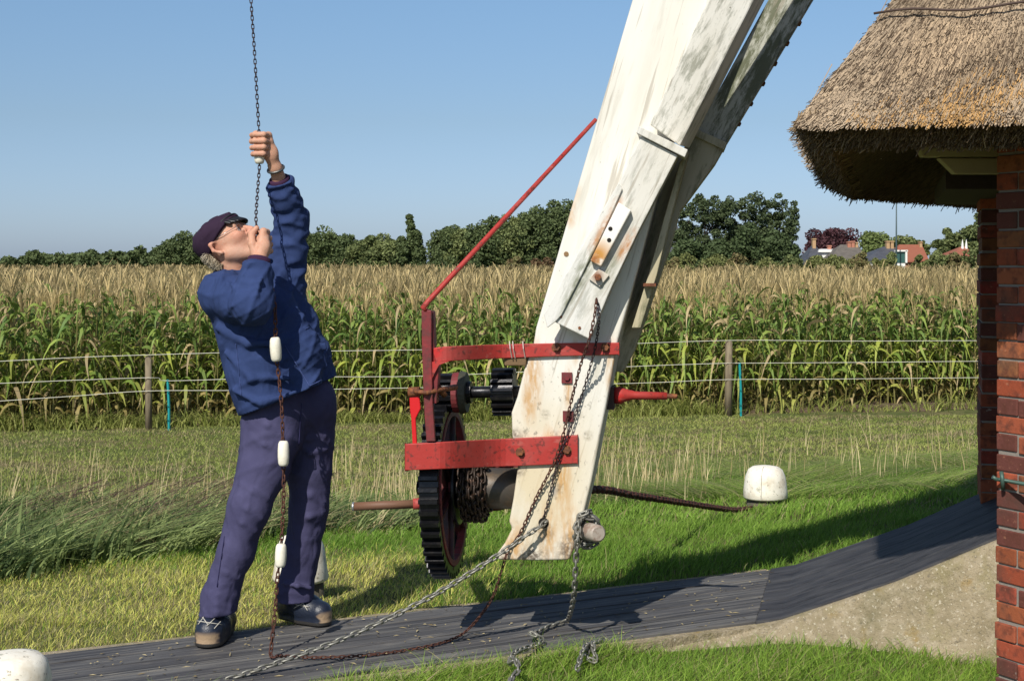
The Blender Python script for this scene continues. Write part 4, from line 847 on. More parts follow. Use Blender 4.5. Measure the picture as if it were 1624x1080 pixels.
# horn at the foot that carries the coiled grey chain
b = MB(); hA, hB = Q(915, 838, .12), Q(948, 846, -.06); b.tube([hA, lerp(hA, hB, .7), hB, hB+(hB-hA)*.04], [.034, .036, .034, .026], 16)
horn = b.build('horn', Mat('horn_paint', (.36, .31, .26), .45).nl((.20, .12, .09), 20, .5, .6, .7).nb(40, .3, .004).done(), tail, smooth=True, label='stubby horn at the foot of the beam')

# ---------------------------------------------------------------- chains
galv = Mat('galvanised', (.22, .215, .19), .45, .45).nl((.13, .12, .09), 60, .5, .7, .8).nb(200, .3, .001).done()
rchain = Mat('rusty_chain', (.075, .030, .022), .8, .25).nl((.16, .065, .034), 80, .5, .66, .8).done(); dkc = Mat('dark_chain', (.035, .025, .03), .6, .4).nl((.10, .05, .04), 90, .5, .7, .6).done()
def chain_thing(name, label, cat, pts, pitch, wire, m, wid=None, group=None, **k):
    V, Fq = chain_mesh(pts, pitch, wire, wid, **k); c = V.mean(0); c[2] = V[:, 2].min(); o = thing(name, label, cat, tuple(c), group)
    mk('links', V, Fq, m, o, smooth=True); return o
# grey chain from the hole to the lower left
g0 = Q(866, 822, .02)
gc = [g0, Q(862, 831, -.025), Q(840, 845, -.06), Q(800, 873, -.09), P(740, 912, 5.55), P(690, 942, 5.50), P(620, 978, 5.44), P(540, 1014, 5.36), P(470, 1040, 5.29), P(400, 1064, 5.22), P(345, 1082, 5.17), P(280, 1102, 5.1), P(200, 1122, 5.02)]
chain_thing('grey_chain', 'grey galvanised chain running from the beam hole down to the lower left', 'chain', gc, .030, .0088, galv, .026)
# coil round the horn, hanging to the ground
hx = unit(hB-hA); hu_ = unit(np.array([0, 0, 1])-hx*hx[2]); hv = np.cross(hx, hu_); cc = []
for i in range(46):
    a = 2*PI*i/11; lay = i//22; cc.append(hA+hx*(.035+.10*((i % 22)/22 if lay == 0 else 1-(i % 22)/22))+(hu_*math.cos(a)+hv*math.sin(a))*(.046+.017*lay))
hang = [P(916, 852, 5.56), P(914, 880, 5.58), P(912, 915, 5.6), P(910, 945, 5.66), P(905, 970, 5.80), G(898, 984, .02), G(872, 992, .015), G(850, 1002, .02), G(842, 1004, .045), G(858, 1010, .03), G(856, 1020, .02), G(832, 1028, .03), G(815, 1036, .05), G(808, 1052, .03), G(818, 1046, .06), G(822, 1062, .04), G(812, 1074, .03), G(806, 1090, .02)]
V1_, F1_ = chain_mesh(cc, .032, .0095, .028, smooth_curve=True, seed=6); V2_, F2_ = chain_mesh([cc[-1]]+hang, .030, .0088, .026, seed=7)
o = thing('coiled_chain', 'grey chain coiled round the horn and hanging to a heap at the boards', 'chain', tuple(P(905, 985, 6)*np.array([1, 1, 0])))
mk('links', np.concatenate([V1_, V2_]), np.concatenate([F1_, F2_+len(V1_)]), galv, o, smooth=True)
chain_thing('chain_end', 'short loop of grey chain lying in the grass at the near edge of the boards', 'chain', [G(915, 1062, .0), G(925, 1030, .03), G(935, 1020, .03), G(930, 1040, .0), G(945, 1048, -.01), G(940, 1022, .03), G(950, 1016, .02), G(960, 1012, .02)], .030, .0088, galv, .026, seed=9)
# thin rusty chains hanging on the beam
t0 = Q(946, 474, -.135)
ra = [t0, Q(943, 500, -.145), Q(934, 540, -.15), Q(922, 575, -.11), Q(905, 640, -.030), Q(893, 690, -.034), Q(878, 735, -.032), Q(850, 790, -.014), Q(825, 845, -.013), Q(806, 872, -.016), Q(797, 900, -.05), Q(785, 938, -.03), P(770, 965, 5.72), G(745, 995, .03), G(722, 1011, .012), G(680, 1024, .01), G(620, 1034, .01), G(560, 1040, .012), G(500, 1042, .012), G(456, 1040, .012), G(438, 1040, .03)]
chain_thing('rusty_chain', 'thin rusty chain hanging down the beam and lying along the boards to the man', 'chain', ra, .0175, .0046, rchain, .0150, seed=2)
rb_ = [Q(947, 476, -.135), Q(950, 505, -.135), Q(946, 540, -.05), Q(938, 575, -.030), Q(925, 620, -.016), Q(910, 665, -.022), Q(893, 710, -.030), Q(879, 755, -.020), Q(868, 800, -.014), Q(862, 822, -.0), Q(862, 828, .03)]
chain_thing('thin_chain', 'thin grey chain hanging beside the rusty one and going into the hole in the beam', 'chain', rb_, .0170, .0038, dkc, .0130, seed=5)
# shadow-side heavy chain from the drum to the far bollard
bc = [Q(770, 805, .25), Q(860, 790, .35), P(945, 776, 6.6), P(1010, 786, 7.4), P(1090, 798, 8.5), P(1160, 808, 9.6), P(1192, 806, 10.05)]
chain_thing('drum_chain', 'thick rusty chain stretched from the winch drum to the white capped bollard', 'chain', bc, .040, .020, rchain, .042, seed=8)
# the chain the man hauls on, with white grips
pc = thing('pull_chain', 'hanging chain with white grips that the man hauls on with both hands', 'chain', tuple(P(432, 1035, 5.47)*np.array([1, 1, 0])))
up = [P(380, -420, 5.95), P(389, -150, 5.92), P(398, 0, 5.89), P(404, 90, 5.87), P(409, 180, 5.86), P(411.5, 225, 5.86), P(411.5, 262, 5.855), P(408, 310, 5.79), P(406, 350, 5.715), P(410, 375, 5.70), P(416, 400, 5.70)]
V1_, F1_ = chain_mesh(up, .0182, .0042, .0145, seed=12, jitter=.1); mk('upper_links', V1_, F1_, dkc, pc, smooth=True)
dn = [P(416, 400, 5.70), P(428, 440, 5.63), P(435, 480, 5.575), P(437, 520, 5.585), P(437, 553, 5.60), P(443, 605, 5.60), P(447, 650, 5.60), P(449, 718, 5.60), P(450, 770, 5.59), P(448, 830, 5.565), P(445, 880, 5.545), P(440, 915, 5.52), P(437, 960, 5.50), P(433, 1000, 5.48), G(430, 1028, .035), G(429, 1040, .012), G(437, 1042, .012)]
V1_, F1_ = chain_mesh(dn, .0205, .0056, .0185, seed=13, twist=.35); mk('lower_links', V1_, F1_, rchain, pc, smooth=True)
gw = Mat('white_grip', (.78, .74, .62), .4).nl((.55, .50, .38), 40, .5, .7, .5).nl((.2, .17, .12), 160, .66, .72, .8).nb(60, .2, .002).done()
def grip(a, b_, lab):
    ax = lerp(a, b_, .5); b = MB(); pts = [lerp(a, b_, t) for t in (0, .03, .12, .35, .65, .88, .97, 1)]; b.tube(pts, [.013, .017, .0205, .0225, .0225, .0205, .017, .013], 18)
    o = b.build('grip', gw, pc, smooth=True, label=lab); c = lerp(a, b_, .62)+(0, -.0215, 0); b = MB(); b.tube([c, c+(0, .002, 0)], .0035, 8); b.build('grip_pin', rst, o)
grip(P(411.5, 260, 5.855), P(411.5, 221, 5.86), 'white grip inside the raised fist'); grip(P(436, 535, 5.575), P(438.5, 573, 5.58), 'white grip in front of the jacket')
grip(P(449.5, 699, 5.585), P(449.5, 739, 5.58), 'white grip in front of the thighs'); grip(P(446, 862, 5.535), P(444.5, 899, 5.53), 'white grip near the shins')
grip(P(407.5, 372, 5.705), P(418, 402, 5.70), 'white grip inside the near fist') if False else None

# ---------------------------------------------------------------- bollards
bw = Mat('bollard_paint', (.78, .74, .64), .55).nl((.50, .42, .30), 11, .48, .66, .6).nl((.16, .13, .08), 55, .60, .68, .8).nl((.10, .12, .05), 14, .64, .74, .5).nb(20, .2, .01).nb(90, .2, .002).done()
bp = Mat('bollard_post', (.10, .085, .065), .85).nl((.05, .05, .03), 20, .45, .6, .7).nb(40, .7, .01, stretch=(1, 1, .2)).done()
def bollard(x, y, z0, ztop, r, prof, label, crack=0.0):
    o = thing('bollard', label, 'bollard', (x, y, z0), 'white capped bollards round the mill')
    hc = prof[0][1]; n = 32; V = []; Fs = []; h = ztop-z0
    rr_ = np.random.default_rng(int(abs(x*100)))
    prof = [(a_*r, b_*h) for a_, b_ in prof]
    for (a_, b_) in prof:
        for k in range(n): q_ = 2*PI*k/n; w_ = 1+.012*math.sin(3*q_+x); V.append((x+a_*w_*math.cos(q_), y+a_*w_*math.sin(q_), z0+b_))
    V.append((x, y, ztop)); m_ = len(prof)
    Fs = [(i*n+k, i*n+(k+1) % n, (i+1)*n+(k+1) % n, (i+1)*n+k) for i in range(m_-1) for k in range(n)]+[((m_-1)*n+k, (m_-1)*n+(k+1) % n, m_*n) for k in range(n)]+[tuple(range(n-1, -1, -1))]
    c = mk('white_cap', V, Fs, bw, o, smooth=True)
    b = MB(); b.tube([(x, y, z0-.15), (x, y, z0+prof[0][1]*1.02)], [r*.88, r*.84], 24); b.build('post', bp, o, smooth=True)
    # a thin crack down the camera side
    b = MB(); s = []
    for (a_, b_) in prof[::-1][:-1]: s.append((x-.35*a_, y-.94*a_-.001, z0+b_))
    if len(s) > 2: b.tube(s, .0014, 5); b.build('crack', Mat('crack', (.05, .04, .03), .9).done(), c)
c1 = P(1213.5, 800, 10.3); bollard(c1[0], 10.3, -.235, P(0, 738, 10.3)[2], .157, [(.98, .20), (1.02, .24), (1.0, .40), (.965, .58), (.90, .76), (.78, .90), (.60, .965), (.35, .99)], 'white domed bollard on the grass where the thick chain ends')
c2 = P(477, 925, 6.75); bollard(c2[0], 6.75, -.10, P(0, 845, 6.75)[2], .130, [(1.0, .35), (1.02, .39), (.95, .55), (.86, .8), (.72, .93), (.45, .99)], 'tapered white bollard half hidden behind the man\'s right-hand leg')
c3 = P(18, 1060, 4.55); bollard(c3[0], 4.55, -.12, P(0, 1036, 4.55)[2], .128, [(.97, .35), (1.0, .40), (1.0, .62), (.97, .80), (.88, .92), (.7, .98), (.4, 1.0)], 'white domed bollard in the lower left corner, cut off by the frame')
# ---------------------------------------------------------------- grass
def walk_mask(x, y):
    s = (x-FL[0])*FN[0]+(y-FL[1])*FN[1]; sn = (x-NL0[0])*(-ND[1])+(y-NL0[1])*ND[0]
    on = (s < .035) & (sn > -.035) & (x < 1.3)
    # ramp, bank and everything under the building
    sw = (x-V0[0])*(-wd[1])+(y-V0[1])*wd[0]
    poly = [(.30, 5.66), (.75, 5.80), (1.10, 5.87), (1.55, 5.74), (1.95, 5.55), (2.35, 5.2), (3, 5.0), (3, 7.0), (2.75, 6.9), (1.29, 7.10), (1.0, 6.1)]
    ins = np.zeros(x.shape, bool); m = len(poly)
    for i in range(m):
        (x0, y0), (x1, y1) = poly[i], poly[(i+1) % m]
        c = ((y0 > y) != (y1 > y)) & (x < (x1-x0)*(y-y0)/(y1-y0+1e-12)+x0); ins ^= c
    return on | ins
def blades(x, y, z, h, w_, lean, col, seed, droop=.25, segs=3, az=None):
    """h, w_: arrays; lean: (n,2) horizontal travel per unit height"""
    r = np.random.default_rng(seed); n = len(x); a = r.uniform(0, 2*PI, n) if az is None else az; sd = np.stack([np.cos(a), np.sin(a), np.zeros(n)], 1)
    base = np.stack([x, y, z], 1); rows = []
    for k in range(segs+1):
        t = k/segs; p = base+np.stack([lean[:, 0]*h*t**1.6, lean[:, 1]*h*t**1.6, h*(t-droop*t*t)], 1); wk_ = w_*(1-.88*t**1.3)
        rows += [p-sd*wk_[:, None]/2, p+sd*wk_[:, None]/2]
    V = np.stack(rows, 1).reshape(-1, 3); m_ = 2*(segs+1); k = np.arange(n)[:, None]*m_
    Fq = np.concatenate([k+np.array([2*i, 2*i+1, 2*i+3, 2*i+2]) for i in range(segs)])
    return V, Fq, np.repeat(col[:, None, :], m_, 1).reshape(-1, 3)
def join(parts):
    Vs, Qs, Cs, off = [], [], [], 0
    for v_, q_, c_ in parts: Vs.append(v_); Qs.append(q_+off); Cs.append(c_); off += len(v_)
    return np.concatenate(Vs), np.concatenate(Qs), np.concatenate(Cs)
def wedge(n, d0, d1, r, margin=1.32, xlo=-10.5, xhi=10.5):
    y = np.sqrt(r.random(n)*(d1*d1-d0*d0)+d0*d0); x = (r.random(n)*2-1)*y*.36*margin; m = (x > xlo) & (x < xhi); return x[m], y[m]
def vnoise(x, y, s, seed=0):
    return .5+.25*(np.sin(x*s+seed+1.7*np.sin(y*s*.7+seed))+np.sin(y*s*1.3+2*seed+1.5*np.sin(x*s*.9-seed)))
def mixc(a, b, g): return np.array(a)*(1-g[:, None])+np.array(b)*g[:, None]
GA, GB, GC_ = (.095, .205, .022), (.28, .43, .070), (.30, .26, .10)
r = np.random.default_rng(31); parts = []
def turf(n, d0, d1, hlo, hhi, wlo, seed, dry=.1, yel=0.0):
    r = np.random.default_rng(seed); x, y = wedge(n, d0, d1, r); m = ~walk_mask(x, y); x, y = x[m], y[m]; n = len(x); cl = vnoise(x, y, 3.1, 1)*.6+vnoise(x, y, 9, 3)*.4
    h = (hlo+(hhi-hlo)*r.random(n)**1.5)*(.55+.9*cl); g = np.clip(r.random(n)*.7+.3*vnoise(x, y, 1.3, 5), 0, 1); c = mixc(GA, GB, g)
    lf = np.clip((-x+.1)/.8, 0, 1)*np.clip((8.6-y)/1.0, 0, 1)*(y > 5)          # the sunburnt strip left of the beam
    dr = r.random(n) < dry+.34*lf; c = np.where(dr[:, None], mixc((.26, .22, .09), (.42, .37, .20), r.random(n)), c)
    yy = (r.random(n) < .85*lf); c = np.where((yy & ~dr)[:, None], mixc((.48, .52, .09), (.78, .72, .22), r.random(n)), c); h = h*(1-.3*lf)
    lean = r.normal(size=(n, 2))*.38+np.array([.18, .0]); return blades(x, y, pad_z(x, y)-.005, h, r.uniform(wlo, wlo*1.8, n), lean, c*r.uniform(.75, 1.2, n)[:, None], seed+1)
parts += [turf(62000, 4.6, 6.4, .03, .085, .0028, 41, .10), turf(118000, 6.2, 9.2, .03, .095, .0034, 43, .04), turf(82000, 9.0, 13.0, .04, .10, .006, 45, .10)]
V, Fq, c = join(parts); tag(mk('grass', V, Fq, grass_m, col=c), 'short green grass round the walkway and down the slope', 'grass', kind='stuff')
# taller tufts in front of the near edge of the boards, lower right
r = np.random.default_rng(51); n = 26000; px = r.uniform(330, 1640, n); py = r.uniform(1030, 1200, n)**1.0; d = (CZ+.04)*F/(py-HZ); x = (px-812)/F*d; m = ~walk_mask(x, d)
sn = (x-NL0[0])*(-ND[1])+(d-NL0[1])*ND[0]; m &= (sn < .0) | (x > .3)
x, y = x[m], d[m]; n = len(x); cl = vnoise(x, y, 7, 2); h = (.04+.10*r.random(n)**1.6)*(.5+cl); c = mixc((.11, .22, .022), (.33, .47, .075), r.random(n))
dr = r.random(n) < .10; c = np.where(dr[:, None], np.array([.38, .33, .17]), c)
V, Fq, c = blades(x, y, pad_z(x, y)-.01, h, r.uniform(.0025, .005, n), r.normal(size=(n, 2))*.55+np.array([.25, 0]), c, 52, .35, 4)
tag(mk('front_grass', V, Fq, grass_m, col=c), 'taller tufts of green grass in the foreground against the boards and concrete', 'grass', kind='stuff')
r = np.random.default_rng(57); n = 5200; t = r.uniform(-3.0, -.72, n); e_ = np.abs(r.normal(size=n))*.05+.055; x = NL0[0]+ND[0]*t+ND[1]*e_; y = NL0[1]+ND[1]*t-ND[0]*e_; cl = vnoise(x, y, 8, 4)
h = (.05+.13*r.random(n)**1.7)*(.3+1.1*cl); c = mixc((.12, .23, .03), (.36, .49, .09), r.random(n)); dr = r.random(n) < .14; c = np.where(dr[:, None], np.array([.50, .43, .22]), c)
V, Fq, c = blades(x, y, pad_z(x, y)-.01, h, r.uniform(.0028, .0055, n), r.normal(size=(n, 2))*.5+np.array([.15, .15]), c, 58, .35, 4)
tag(mk('edge_grass', V, Fq, grass_m, col=c), 'ragged green tufts growing over the near edge of the boards', 'grass', kind='stuff')
r = np.random.default_rng(59); n = 420; t = r.uniform(-3, .05, n); v = r.random(n)**1.0; pa = np.array([lerp(FL+FD*(tt_*1.05+3.4), NL0+ND*tt_, vv) for tt_, vv in zip(t, v)]); x, y = pa[:, 0], pa[:, 1]
az = r.uniform(0, 2*PI, n); ln = r.uniform(.008, .045, n)*(1-.5*(r.random(n) < .5)); o_ = np.stack([np.cos(az), np.sin(az), np.zeros(n)], 1); s_ = np.stack([-np.sin(az), np.cos(az), np.zeros(n)], 1); c0 = np.stack([x, y, np.full(n, .004)], 1); w_ = r.uniform(.0012, .005, n)[:, None]; ln = ln[:, None]
V = np.stack([c0-o_*ln/2-s_*w_*.4, c0+s_*w_-o_*0+np.array([0, 0, .003]), c0+o_*ln/2+s_*w_*.3, c0-s_*w_+np.array([0, 0, .001])], 1).reshape(-1, 3); c = mixc((.20, .15, .07), (.50, .42, .24), r.random(n))
tag(mk('litter', V, np.arange(4*n).reshape(-1, 4), dry_m, col=np.repeat(c[:, None], 4, 1).reshape(-1, 3)), 'scattered bits of straw and dry leaf lying on the boards', 'litter', kind='stuff')
# grazed meadow
r = np.random.default_rng(61); x, y = wedge(140000, 12, 23.6, r); m = y < 22.9+.21*x; x, y = x[m], y[m]; n = len(x)
g = np.clip(.55*vnoise(x, y, 1.1, 4)+.45*r.random(n), 0, 1); c = mixc((.19, .26, .055), (.42, .44, .13), g); pt = vnoise(x*.5, y*1.4, 1.7, 8)
dr = r.random(n) < .10+.55*np.clip((pt-.5)*3, 0, 1); c = np.where(dr[:, None], mixc((.27, .22, .12), (.46, .39, .21), r.random(n)), c)
V, Fq, c = blades(x, y, pad_z(x, y)-.005, r.uniform(.02, .07, n), r.uniform(.010, .018, n), r.normal(size=(n, 2))*.5, c, 62, .3, 2)
tag(mk('meadow_grass', V, Fq, grass_m, col=c), 'grazed meadow grass with dry patches between the slope and the wire fence', 'grass', kind='stuff')
# upright dry stalks
r = np.random.default_rng(71); x, y = wedge(14000, 10.2, 18.5, r); k = .25+.75*(vnoise(x, y, .9, 3) > .45)
px = 812+x/y*F; k *= np.where((px > 515) & (px < 670), 1.6, 1)*np.where((px > 955) & (px < 1120), 1.7, 1)*np.where(px < 400, .8, 1)*np.where(px > 1150, .55, 1)*np.where((px > 1120) & (y < 12), 0, 1)*np.where((y > 13.5), .25, 1)*np.where((px < 420) & (y > 13), .6, 1)*np.where((px < 420) & (y < 13), 1.5, 1)
m = r.random(len(x)) < k*.55; x, y = x[m], y[m]; n = len(x); h = r.uniform(.12, .50, n)*(.6+.6*vnoise(x, y, 1.7, 6))*np.where(x < -2.2, 1.25, 1); c = mixc((.36, .28, .13), (.66, .56, .32), r.random(n))
gr = r.random(n) < .22; c = np.where(gr[:, None], np.array([.13, .17, .05]), c)
V, Fq, c = blades(x, y, pad_z(x, y)-.01, h, r.uniform(.005, .011, n), r.normal(size=(n, 2))*.16+np.array([.05, 0]), c, 72, .05, 3)
tag(mk('dry_stalks', V, Fq, dry_m, col=c), 'pale dry upright stalks standing along the foot of the slope', 'dry grass', kind='stuff')
# long grass laid over by the wind
r = np.random.default_rng(81); n = 26000; px = r.uniform(520, 1640, n); d = r.uniform(10.6, 15.0, n); x = (px-812)/F*d; kk = vnoise(x, d, 1.2, 9)
m = (r.random(n) < .35+.8*kk) & ((px > 900) | (d < 12.0)); x, y = x[m], d[m]; n = len(x); h = r.uniform(.10, .26, n)*(.6+.7*vnoise(x, y, 2.3, 3)); dirn = np.where(vnoise(x, y, 1.5, 11) > .5, 1.0, -.9)
c = mixc((.055, .12, .02), (.36, .46, .11), np.clip(r.random(n)*.6+.6*vnoise(x, y, 3.3, 7)-.15, 0, 1)); dr = r.random(n) < .20; c = np.where(dr[:, None], np.array([.36, .32, .17]), c)
lean = np.stack([dirn*r.uniform(1.2, 2.6, n), r.normal(size=n)*.5], 1)
V, Fq, c = blades(x, y, pad_z(x, y)-.01, h, r.uniform(.006, .011, n), lean, c, 82, .45, 4)
tag(mk('long_grass', V, Fq, grass_m, col=c), 'long green grass flattened by the wind beyond the white bollard', 'grass', kind='stuff')
# reeds blown to the right, left half
r = np.random.default_rng(91); bx_, by_, bh, bl_, bc, bw_ = [], [], [], [], [], []
for k in range(620):                                     # clumps, each falling its own way
    px = r.uniform(-70, 670); tp = np.interp(px, [-60, 0, 130, 300, 430, 530, 660], [1, 1, 1, .85, .75, .6, .5]); nr = np.interp(px, [-60, 200, 380, 450, 540, 660], [7.7, 8.2, 9.0, 9.3, 9.4, 9.5])
    d = nr+(11.7-nr)*r.random()**.9; x = (px-812)/F*d; m = int(r.uniform(14, 40)*(.5+.5*tp)); ang = r.normal()*.5+(PI if r.random() < .12 else 0); ln = r.uniform(.15, 1.25); H_ = tp*r.uniform(.16, .56)
    bx_.append(x+r.normal(size=m)*.07); by_.append(d+r.normal(size=m)*.07); bh.append(H_*r.uniform(.45, 1.1, m)); a_ = ang+r.normal(size=m)*.55
    bl_.append(np.stack([np.cos(a_), np.sin(a_)], 1)*(ln*r.uniform(.5, 2.0, m))[:, None]); g = r.random(); c0 = mixc((.035, .070, .022), (.40, .48, .18), np.clip(g**1.5*.75+.5*r.random(m)**1.5-.08, 0, 1))
    if r.random() < .20: c0 = mixc((.28, .23, .11), (.58, .50, .28), r.random(m))
    bc.append(c0); bw_.append(r.uniform(.012, .028, m))
x, y, h, lean, c, w_ = [np.concatenate(v) for v in (bx_, by_, bh, bl_, bc, bw_)]
P1 = blades(x, y, pad_z(x, y)-.01, h, w_, lean, c, 92, .40, 5)
# plumes on arching stems
n = 220; px = r.uniform(-60, 430, n); d = r.uniform(8.6, 11.4, n); x = (px-812)/F*d; y = d; hs = r.uniform(.38, .62, n)
P2 = blades(x, y, pad_z(x, y), hs, np.full(n, .005), np.stack([r.uniform(.7, 1.4, n), r.normal(size=n)*.2], 1), mixc((.16, .16, .07), (.26, .20, .10), r.random(n)), 93, .25, 5)
m_ = n; ends = P2[0].reshape(n, -1, 3)[:, -1]; pl_ = []
for k in range(10):
    st = ends+r.normal(size=(n, 3))*.004-np.array([.018*k, 0, .008*k]); pl_.append(blades(st[:, 0], st[:, 1], st[:, 2], r.uniform(.02, .05, n), np.full(n, .008), np.stack([r.uniform(1, 3, n), r.normal(size=n)*.6], 1), mixc((.085, .045, .045), (.17, .10, .085), r.random(n)), 94+k, .7, 2))
V, Fq, c = join([P1, P2]+pl_); tag(mk('reeds', V, Fq, grass_m, col=c), 'dark green reeds with purple brown plumes bent over by the wind', 'reeds', kind='stuff')

# ---------------------------------------------------------------- maize field
def corn_front(x): return 23.55+.20*x
def corn_plant(seed, nl_, segs, tas, thick=1.0):
    r = np.random.default_rng(seed); V, Fq, C_ = [], [], []
    def ribbon(pts, wds, sd, col):
        b = len(V)
        for p, w_ in zip(pts, wds): V.append(p-sd*w_/2); V.append(p+sd*w_/2); C_.append(col); C_.append(col)
        for i in range(len(pts)-1): Fq.append((b+2*i, b+2*i+1, b+2*i+3, b+2*i+2))
    H = 1.86*r.uniform(.80, 1.07)
    for s in (np.array([1., 0, 0]), np.array([0, 1., 0])): ribbon([np.array([0, 0, 0]), np.array([.01, 0, .5]), np.array([.0, .01, H])], [.026, .024, .012], s, (.24, .22, .08))
    a0 = r.uniform(0, PI)
    for k in range(nl_):
        t = (k+.5)/nl_; h = .12+(H-.16)*t; az = a0+PI*k+r.normal()*.5; o = np.array([math.cos(az), math.sin(az), 0]); sd = np.array([-o[1], o[0], 0])
        sd = unit(sd+np.array([0, 0, r.normal()*.5])); l = r.uniform(.42, .74)*(.75+.5*math.sin(PI*t)); up_ = r.uniform(.55, 1.0)+.25*t; dr = r.uniform(.8, 1.5)
        pts, w_ = [], []
        for i in range(segs+1):
            s = i/segs; pts.append(np.array([0, 0, h])+o*l*.72*(s-.18*s*s)+np.array([0, 0, l*(up_*s-dr*s*s)])+sd*.03*math.sin(5*s+k)); w_.append(thick*.066*max(.08, math.sin(PI*min(1, .12+.88*s)**.8)))
        g = r.random()
        if t < .20: c = (.30, .24, .09) if g < .6 else (.34, .35, .08)
        elif t < .38: c = (.32, .36, .075) if g < .6 else (.17, .25, .045)
        else: c = (.10+.17*g, .175+.17*g, .040+.035*g) if t > .5 else (.15+.25*g, .24+.19*g, .040+.04*g)
        if r.random() < (.10 if t < .6 else .24): c = (.44, .34, .18)
        ribbon(pts, w_, sd, np.array(c)*1.0)
    if r.random() < .8:
        o = unit(np.array([r.normal(), r.normal(), 1.5])); b0 = np.array([0, 0, .85]); ribbon([b0, b0+o*.1, b0+o*.22], [.035, .06, .015], np.array([1., 0, 0]), (.16, .19, .06))
    tl = np.array([0, 0, H-.02]); tc = np.array([.58, .45, .22])*r.uniform(.55, 1.25)
    for k in range(tas):
        az = 2.4*k+r.random(); o = np.array([math.cos(az), math.sin(az), 0])*(0 if k == 0 else r.uniform(.25, .6)); l = r.uniform(.24, .40); b0 = tl+np.array([0, 0, .03*k*(k > 0)])*.5; lw = np.array([.12, 0, 0])
        sd = np.array([math.cos(az+1.3), math.sin(az+1.3), 0]); ribbon([b0, b0+(o*.5+lw*.3+(0, 0, .6))*l, b0+(o*1.1+lw+(0, 0, .95))*l], [.008*thick, .016*thick, .008*thick], sd, tc*r.uniform(.8, 1.15))
    return np.array(V), np.array(Fq), np.array([np.array(c_) for c_ in C_])
def plant_out(vars_, x, y, z, sc, seed, tint=None):
    r = np.random.default_rng(seed); parts = []; which = r.integers(0, len(vars_), len(x))
    for k, (V, Fq, C_) in enumerate(vars_):
        i = np.where(which == k)[0]
        if not len(i): continue
        a = r.uniform(0, 2*PI, len(i)); ca, sa = np.cos(a), np.sin(a); s_ = sc[i]; lx = r.normal(size=(len(i), 2))*.05+np.array([.03, 0])
        X_ = (V[None, :, 0]*ca[:, None]-V[None, :, 1]*sa[:, None])*s_[:, None]+x[i][:, None]+V[None, :, 2]*lx[:, :1]; Y_ = (V[None, :, 0]*sa[:, None]+V[None, :, 1]*ca[:, None])*s_[:, None]+y[i][:, None]+V[None, :, 2]*lx[:, 1:]
        Z_ = V[None, :, 2]*s_[:, None]+z[i][:, None]; VV = np.stack([X_, Y_, Z_], -1).reshape(-1, 3); FF = (Fq[None]+(np.arange(len(i))*len(V))[:, None, None]).reshape(-1, 4)
        cc_ = (C_[None]*r.uniform(.8, 1.2, len(i))[:, None, None]).reshape(-1, 3); parts.append((VV, FF, cc_))
    return join(parts)
def field(y0, y1, dens, r, off0):
    n = int(dens*(.36*1.28)*(y1*y1-y0*y0)*1.0); y = np.sqrt(r.random(n)*(y1*y1-y0*y0)+y0*y0); x = (r.random(n)*2-1)*y*.36*1.28; m = y > corn_front(x)+off0; return x[m], y[m]
r = np.random.default_rng(101); parts = []
row = []
for k in range(5):                                       # the front rows, drilled in lines
    xr = np.arange(-12, 12, .125); xr = xr+r.normal(size=len(xr))*.03; row.append(np.stack([xr, corn_front(xr)+k*.75+r.normal(size=len(xr))*.05+.25*np.sin(xr*1.1)*(k == 0)], 1))
row = np.concatenate(row); x, y = row[:, 0], row[:, 1]
hi = [corn_plant(200+k, 15, 6, 8) for k in range(14)]; lo = [corn_plant(300+k, 7, 3, 6, 1.25) for k in range(8)]
parts.append(plant_out(hi, x, y, np.full(len(x), -1.0), np.clip(r.normal(size=len(x))*.08, -.2, .10)+.98, 1))
x, y = field(20, 34, 7.0, r, 3.6); parts.append(plant_out(lo, x, y, np.full(len(x), -1.0), np.clip(r.normal(size=len(x))*.075, -.2, .10)+1.0, 2))
x, y = field(34, 60, 3.2, r, 0); tops = []
def top_plant(seed, th): 
    V, Fq, C_ = corn_plant(seed, 5, 2, 7, th); return V, Fq, C_
x2 = [top_plant(400+k, 1.9) for k in range(6)]; parts.append(plant_out(x2, x, y, np.full(len(x), -1.0), np.clip(r.normal(size=len(x))*.05, -.1, .08)+1.02, 3))
x, y = field(60, 150, .9, r, 0); x3 = [top_plant(500+k, 4.5) for k in range(5)]; parts.append(plant_out(x3, x, y, np.full(len(x), -1.0), np.clip(r.normal(size=len(x))*.04, -.1, .06)+1.03, 4))
V, Fq, c = join(parts); tag(mk('maize_field', V, Fq, leaf_m, col=c), 'field of tall maize with straw coloured tassels and yellowing lower leaves', 'maize', kind='stuff')
